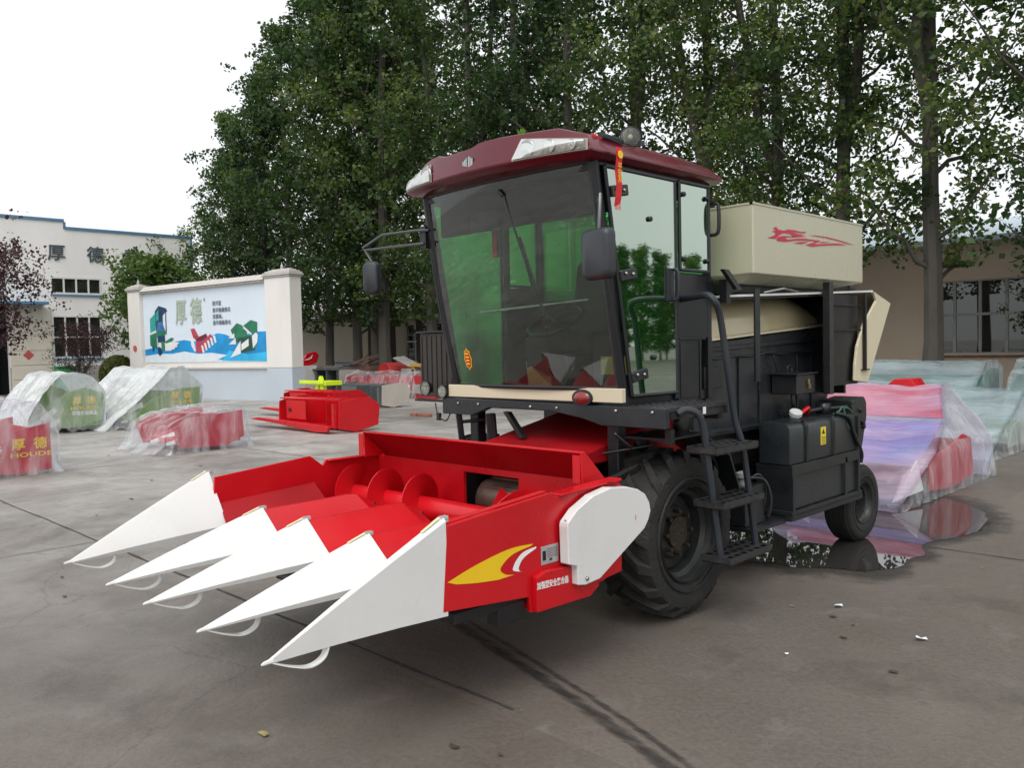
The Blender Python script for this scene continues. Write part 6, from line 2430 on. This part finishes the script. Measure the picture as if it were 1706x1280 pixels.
# red box seen between the wrapped headers
t = thing('red_feeder_box', 'small red six sided casing behind the large wrapped crimson header', 'machine part', (-5.2, 14.3, 0))
mb = MB()
mb.prism([(-5.52, .78), (-5.34, .935), (-5.08, .94), (-4.98, .78), (-5.0, .3), (-5.5, .3)], 'y', 14.05, 14.5)
mb.build('casing', RED, t, bevel=.01)
mb = MB()
mb.box(-5.4, -5.1, 14.1, 14.45, 0, .3)
mb.build('stand', BLACK, t)
# a brick stack by the radiator
BRK = mat('old_brick', (.26, .11, .08), .9, var=.3, scale=9)
for k in range(3):
    mb = MB()
    mb.obox((-15.85 + k * .24, 12.4 + .03 * (k % 2), .04), (.11, .01, 0), (-.005, .055, 0), (0, 0, .038))
    tag(mb.build('brick', BRK, None, bevel=.006), ['red brick at the left end of three lying left of the lift cylinder', 'red brick in the middle of three lying left of the lift cylinder', 'red brick at the right end of three lying left of the lift cylinder'][k], 'brick', 'bricks on the yard')
# green bin by the garage
t = thing('wheelie_bin', 'green plastic bin at the foot of the garage wall', 'bin', (-38.6, 11.5, 0))
mb = MB()
mb.prism([(-.3, 0), (-.36, 1.15), (.36, 1.15), (.3, 0)], 'x', -38.9, -38.3)
mb.v = [(p[0], p[1] + 11.6, p[2]) for p in mb.v]
BIN = mat('bin_green', (.03, .26, .09), .5, var=.1)
mb.build('body', BIN, t, bevel=.03)
mb = MB()
mb.box(-38.94, -38.26, 11.2, 12.0, 1.155, 1.22)
mb.build('lid', BIN, t, bevel=.02)

# ---- litter on the concrete
LEAFD = mat('fallen_leaf_brown', (.055, .040, .025), .8, var=.5, scale=30)
LEAFY = mat('fallen_leaf_yellow', (.30, .25, .10), .8, var=.3, scale=30)
PAPER = mat('white_paper', (.70, .71, .72), .8, var=.05)


def scrap(name, x, y, s, m_, seed, label, cat, group):
    r_ = random.Random(seed)
    n_ = 7
    v = [(x, y, (.008 if cat == 'leaf' else .012) + r_.random() * s * .1)]
    for k in range(n_):
        a = 2 * math.pi * k / n_ + r_.uniform(-.2, .2)
        q_ = s * r_.uniform(.55, 1.1)
        v.append((x + q_ * math.cos(a) * (1.4 if cat == 'leaf' else 1), y + q_ * math.sin(a) * (.7 if cat == 'leaf' else 1), .007 + r_.random() * s * (.14 if cat == 'leaf' else .5)))
    mb = MB()
    mb.raw(v, [(0, 1 + k, 1 + (k + 1) % n_) for k in range(n_)])
    return tag(mb.build(name, m_, None), label, cat, group)


for k, (x, y, s, lb) in enumerate([(-2.17, 4.85, .030, 'white paper scrap nearer the front wheel'), (-1.61, 4.59, .034, 'white crumpled paper scrap nearest the right edge'), (-2.03, 2.58 + 1.35, .012, 'tiny white paper fleck nearest the camera')]):
    scrap('paper_scrap', x, y, s, PAPER, k, lb, 'paper', 'paper scraps on the concrete')
scrap('fallen_leaf', -3.20, 1.66, .030, LEAFY, 9, 'single yellowed leaf lying in front of the header', 'leaf', None)
lf = [(-2.38, 4.68), (-2.11, 4.65), (-1.97, 4.58), (-1.92, 4.35), (-1.98, 6.22), (-1.81, 6.30), (-2.53, 2.13), (-2.34, 2.21), (-12.62, 3.82), (-14.08, 4.81), (-17.2, 5.9), (-8.9, 2.9), (-9.6, 3.5), (-6.6, 1.9), (-6.05, 1.75), (-5.2, 2.2), (-1.55, 4.05), (-10.8, 4.2), (-11.6, 5.2), (-8.2, 6.8), (-7.4, 8.0)]
for k, (x, y) in enumerate(lf):
    scrap('fallen_leaf', x, y, rh.uniform(.010, .024) * (1.4 if x < -8 else 1), LEAFD if k % 5 else LEAFY, 50 + k, 'small dry leaf fragment lying on the concrete yard', 'leaf', 'dry leaf litter on the concrete')

# ================================================================== TREES
BARK = mat('poplar_bark', (0.075, 0.068, 0.056), 0.9, var=0.35, scale=2.5, bump=0.8, bscale=14, dirt=0.4, dirtcol=(0.03, 0.027, 0.022), dscale=3, stretch=(1, 1, .25))
LEAF = leaf_mat('poplar_leaf', (0.012, 0.030, 0.012), (0.042, 0.084, 0.028), (0.150, 0.185, 0.055), .36)
LEAFP = leaf_mat('plum_leaf', (0.030, 0.012, 0.018), (0.055, 0.020, 0.028), (0.085, 0.045, 0.040), .2)
LEAFG = leaf_mat('broad_leaf', (0.035, 0.075, 0.018), (0.070, 0.125, 0.028), (0.12, 0.17, 0.04))


def tree_data(seed, H, base, rad, nlimb, leaf, nleaf, clump, trunk_r, fork=False, limb_up=.75, start=.13, taper_top=.35, lean=0.0):
    """returns trunk mesh builder and leaf arrays (local coordinates)"""
    rg = random.Random(seed)
    tr = MB()
    # leader
    L_ = []
    n_ = 12
    off = Vector((0, 0, 0))
    for i in range(n_ + 1):
        t = i / n_
        off += Vector((rg.uniform(-1, 1), rg.uniform(-1, 1), 0)) * .05 * (H / 14)
        L_.append(Vector((off.x + lean * t * t, off.y, H * .96 * t)))
    tr.tube(L_, [trunk_r * (1.25 if i == 0 else 1) * (1 - .88 * (i / n_) ** .9) + .012 for i in range(n_ + 1)], 8)
    leaders = [L_]
    if fork:
        a = rg.uniform(0, 6.28)
        k0 = 4
        F_ = [L_[k0].copy()]
        dirv = Vector((math.cos(a), math.sin(a), 0))
        for i in range(1, 9):
            F_.append(L_[k0] + dirv * (1.6 * (i / 8) ** .7) + Vector((rg.uniform(-.1, .1), rg.uniform(-.1, .1), H * .55 * i / 8)))
        tr.tube(F_, [trunk_r * .62 * (1 - .85 * i / 8) + .012 for i in range(9)], 7)
        leaders.append(F_)
    cen = []

    def on(path, t):
        q = t * (len(path) - 1)
        i = min(int(q), len(path) - 2)
        return path[i].lerp(path[i + 1], q - i)
    for k in range(nlimb):
        t = start + (1 - start) * ((k + rg.random()) / nlimb)
        path = leaders[rg.randrange(len(leaders))] if len(leaders) > 1 and t > .45 else L_
        tt = t if path is L_ else max(.1, (t - .4) / .6)
        p0 = on(path, min(.98, tt))
        a = k * 2.399 + rg.uniform(-.5, .5)
        # crown width along height
        u = (t - start) / (1 - start)
        wdt = rad * (math.sin(math.pi * min(1, (u * .80 + .17))) ** .75) * (1 - taper_top * u) * rg.uniform(.7, 1.15)
        ln = max(.35, wdt)
        dirv = Vector((math.cos(a), math.sin(a), limb_up * rg.uniform(.7, 1.3)))
        pts = [p0]
        for q in range(1, 6):
            s = q / 5
            pts.append(p0 + Vector((dirv.x * ln * s, dirv.y * ln * s, dirv.z * ln * (s ** 1.25))) + Vector((rg.uniform(-1, 1), rg.uniform(-1, 1), rg.uniform(-1, 1))) * .07 * ln)
        tr.tube(pts, [max(.008, trunk_r * .30 * (1 - u * .5) * (1 - .85 * q / 5)) for q in range(6)], 5, caps=False)
        for q in (2, 3, 4, 5, 5):
            for _ in range(2):
                c_ = pts[q] + Vector((rg.gauss(0, 1), rg.gauss(0, 1), rg.gauss(0, .8))) * .22 * ln * (.5 + q / 8)
                cen.append((c_, clump * rg.uniform(.6, 1.3)))
    for path in leaders:
        for _ in range(int(nlimb * .5)):
            t = rg.uniform(max(start, .2), 1)
            cen.append((on(path, t) + Vector((rg.gauss(0, .35), rg.gauss(0, .35), rg.gauss(0, .3))) * rad * .5 * (1.1 - t), clump * rg.uniform(.5, 1.0)))
    rs = np.random.RandomState(seed)
    C = np.array([tuple(c) for c, _ in cen])
    S = np.array([s for _, s in cen])
    pw = S ** 2
    idx = rs.choice(len(C), nleaf, p=pw / pw.sum())
    d = rs.normal(size=(nleaf, 3))
    d /= np.linalg.norm(d, axis=1)[:, None]
    rr_ = rs.rand(nleaf) ** .5
    P = C[idx] + d * (S[idx] * rr_)[:, None] * np.array([1, 1, .8])
    P[:, 2] = np.maximum(P[:, 2], base)
    # leaf frames
    nrm = rs.normal(size=(nleaf, 3)) + np.array([0, 0, .6])
    nrm /= np.linalg.norm(nrm, axis=1)[:, None]
    ax = np.cross(nrm, rs.normal(size=(nleaf, 3)))
    ax /= np.linalg.norm(ax, axis=1)[:, None]
    bx = np.cross(nrm, ax)
    sz = leaf * rs.uniform(.55, 1.4, nleaf)[:, None]
    v0 = P - ax * sz * .5
    v1 = P + bx * sz * .42 - ax * sz * .08 + nrm * sz * .10
    v2 = P + ax * sz * .62
    v3 = P - bx * sz * .42 - ax * sz * .08 + nrm * sz * .10
    V = np.stack([v0, v1, v2, v3], 1).reshape(-1, 3)
    return tr, V


def leaf_mesh(name, V):
    n_ = len(V) // 4
    me = bpy.data.meshes.new(name)
    me.vertices.add(n_ * 4)
    me.vertices.foreach_set('co', V.astype(np.float32).ravel())
    me.loops.add(n_ * 4)
    me.loops.foreach_set('vertex_index', np.arange(n_ * 4, dtype=np.int32))
    me.polygons.add(n_)
    me.polygons.foreach_set('loop_start', np.arange(0, n_ * 4, 4, dtype=np.int32))
    me.update(calc_edges=True)
    me.validate()
    return me


def proto(seed, bark, leafm, **k):
    tr, V = tree_data(seed, **k)
    tm = tr.build('trunk', bark, None, smooth=True)
    tmesh = tm.data
    bpy.data.objects.remove(tm)
    cm = leaf_mesh('crown', V)
    cm.materials.append(leafm)
    return tmesh, cm


def plant(pr, name, label, cat, loc, rz=0, s=1.0, group=None):
    t = thing(name, label, cat, loc, group, rz)
    t.scale = (s, s, s)
    for nm, me_ in (('trunk', pr[0]), ('crown', pr[1])):
        o = bpy.data.objects.new(nm, me_)
        COL.objects.link(o)
        o.parent = t
    return t


PW = dict(leaf=.14, clump=.46)
POP = [proto(11, BARK, LEAF, H=17.5, base=2.6, rad=2.7, nlimb=40, nleaf=14000, trunk_r=.21, fork=False, **PW),
       proto(12, BARK, LEAF, H=18.5, base=3.0, rad=2.6, nlimb=36, nleaf=21000, trunk_r=.20, fork=True, leaf=.105, clump=.46),
       proto(13, BARK, LEAF, H=16.5, base=2.4, rad=2.9, nlimb=42, nleaf=15000, trunk_r=.19, fork=False, lean=.5, **PW),
       proto(14, BARK, LEAF, H=18.0, base=3.0, rad=2.6, nlimb=34, nleaf=20000, trunk_r=.20, fork=True, leaf=.105, clump=.46),
       proto(15, BARK, LEAF, H=16.0, base=2.6, rad=3.0, nlimb=40, nleaf=15000, trunk_r=.18, fork=False, **PW),
       proto(16, BARK, LEAF, H=16.0, base=2.2, rad=3.3, nlimb=44, nleaf=21000, trunk_r=.20, fork=True, leaf=.145, clump=.52, taper_top=.5)]
rt = random.Random(21)
front = [(-38.2, 19.3, 5, .84), (-35.2, 19.0, 5, .93), (-32.4, 19.0, 4, 1.0), (-29.7, 19.0, 2, 1.0), (-28.0, 19.1, 0, 1.0), (-26.5, 18.9, 2, 1.08), (-25.4, 18.6, 1, 1.15), (-23.2, 19.1, 0, 1.05), (-20.9, 18.9, 1, 1.0), (-18.6, 19.0, 3, 1.0),
         (-16.4, 18.8, 0, 1.0), (-14.2, 19.1, 1, 1.0), (-11.9, 18.9, 3, .98), (-10.0, 19.2, 1, .95), (-8.4, 18.9, 3, 1.0), (-6.3, 18.6, 1, 1.05), (-3.7, 18.9, 0, 1.0), (-1.4, 19.1, 2, 1.0), (1.0, 18.8, 1, 1.0)]
names_f = ['farthest left poplar of the front row, its trunk behind the middle of the screen wall', 'poplar with its trunk behind the right pillar of the screen wall', 'first poplar trunk visible right of the screen wall', 'second poplar trunk from the screen wall', 'third poplar trunk from the screen wall', 'fourth poplar from the screen wall, dark doorway behind its trunk',
           'thick pale poplar trunk just left of the cab', 'poplar behind the left cab mirror', 'poplar behind the left end of the cab roof', 'poplar behind the middle of the cab roof', 'poplar above the cab roof right headlight',
           'poplar behind the round roof lamp', 'poplar behind the front end of the grain tank', 'forked poplar above the middle of the grain tank', 'forked poplar above the rear end of the grain tank', 'large forked poplar in front of the workshop window',
           'poplar at the right edge in the front row', 'poplar just past the right edge in the front row', 'last poplar of the front row, past the right edge']
for (x, y, k, s), lb in zip(front, names_f):
    plant(POP[k], 'poplar_tree', lb, 'tree', (x, y, -.02), rt.uniform(0, 6.28), s, 'poplars behind the yard')
back = [(-40.5, 21.8, 2, .66), (-31.0, 22.0, 1, .95), (-27.2, 21.8, 4, 1.0), (-20.2, 22, 2, .9), (-12.6, 22, 2, .62), (-4.6, 22, 0, .55)]
names_b = ['farthest left poplar of the back row, low crown against the sky', 'back row poplar seen between the first trunks', 'back row poplar behind the thick pale trunk', 'back row poplar behind the cab roof',
           'back row poplar behind the front end of the grain tank', 'low back row poplar behind the workshop tree']
for (x, y, k, s), lb in zip(back, names_b):
    plant(POP[k], 'poplar_tree', lb, 'tree', (x, y, -.02), rt.uniform(0, 6.28), s, 'poplars behind the yard')
# young poplars across the yard, mirrored in the door glass
SLIM = proto(31, BARK, LEAFG, H=6.5, base=.4, rad=.75, nlimb=30, nleaf=7000, trunk_r=.06, leaf=.13, clump=.3, limb_up=1.4, start=.05)
for k in range(26):
    plant(SLIM, 'young_poplar', 'slim young poplar across the yard, mirrored in the cab door', 'tree', (42 + rt.uniform(-1.5, 1.5), 36 + k * 1.7 + rt.uniform(-.5, .5), 0), rt.uniform(0, 6), rt.uniform(.95, 1.7), 'young poplars mirrored in the glass')
# plums and other small trees by the factory
PLUM = proto(41, BARK, LEAFP, H=4.6, base=1.5, rad=1.8, nlimb=34, nleaf=6000, trunk_r=.09, leaf=.09, clump=.36, limb_up=.9, start=.3, fork=True, taper_top=.15)
plant(PLUM, 'plum_tree', 'purple leaved plum tree at the left edge before the factory', 'tree', (-33.2, 7.55, 0), .6, 1.15, 'purple plum trees')
plant(PLUM, 'plum_tree', 'smaller purple leaved plum tree in front of the factory window', 'tree', (-33.4, 10.5, 0), 2.4, .58, 'purple plum trees')
BROAD = proto(42, BARK, LEAFG, H=5.6, base=1.2, rad=1.9, nlimb=34, nleaf=9000, trunk_r=.10, leaf=.15, clump=.45, limb_up=.7, start=.3, taper_top=.1)
plant(BROAD, 'broadleaf_tree', 'bright green tree between the factory and the screen wall', 'tree', (-35.2, 14.2, 0), 1.0, .98)
# clipped round bush
rs = np.random.RandomState(5)
nb = 9000
d = rs.normal(size=(nb, 3))
d /= np.linalg.norm(d, axis=1)[:, None]
P = d * (.62 * rs.uniform(.86, 1.03, nb))[:, None] * np.array([1, 1, 1.1]) + np.array([0, 0, .72])
nrm = d + rs.normal(size=(nb, 3)) * .5
nrm /= np.linalg.norm(nrm, axis=1)[:, None]
ax = np.cross(nrm, rs.normal(size=(nb, 3)))
ax /= np.linalg.norm(ax, axis=1)[:, None]
bx = np.cross(nrm, ax)
sz = .05
V = np.stack([P - ax * sz, P + bx * sz * .6, P + ax * sz, P - bx * sz * .6], 1).reshape(-1, 3)
bush = thing('round_bush', 'clipped round bush at the foot of the factory wall', 'bush', (-36.2, 12.9, 0))
bush.scale = (1.15, 1.15, 1.15)
cm = leaf_mesh('crown', V)
cm.materials.append(leaf_mat('box_leaf', (.05, .07, .012), (.085, .10, .018), (.12, .13, .03)))
o = bpy.data.objects.new('crown', cm)
COL.objects.link(o)
o.parent = bush
mb = MB()
mb.lathe([(.05, 0), (.05, .2), (.40, .35), (.56, .72), (.40, 1.15), (.05, 1.34)], (0, 0, 0), (0, 0, 1), 12)
o = mb.build('stem', mat('bush_inner', (.02, .03, .01), .9), bush, local=True)
# sprig on the cab roof
mb = MB()
rg = random.Random(2)
for k in range(14):
    a = rg.uniform(0, 6.28)
    l = rg.uniform(.03, .06)
    dv = Vector((math.cos(a) * .6, math.sin(a) * .6, 1)).normalized() * l
    sd_ = dv.cross(Vector((rg.random(), rg.random(), rg.random()))).normalized() * l * .22
    b0 = Vector((-3.42, 3.50, 2.80))
    mb.poly([b0, b0 + dv * .6 + sd_, b0 + dv, b0 + dv * .6 - sd_])
tag(mb.build('leaf_sprig', mat('fresh_leaf', (.20, .42, .03), .5), None), 'fresh green leaf sprig standing on the cab roof', 'leaf')
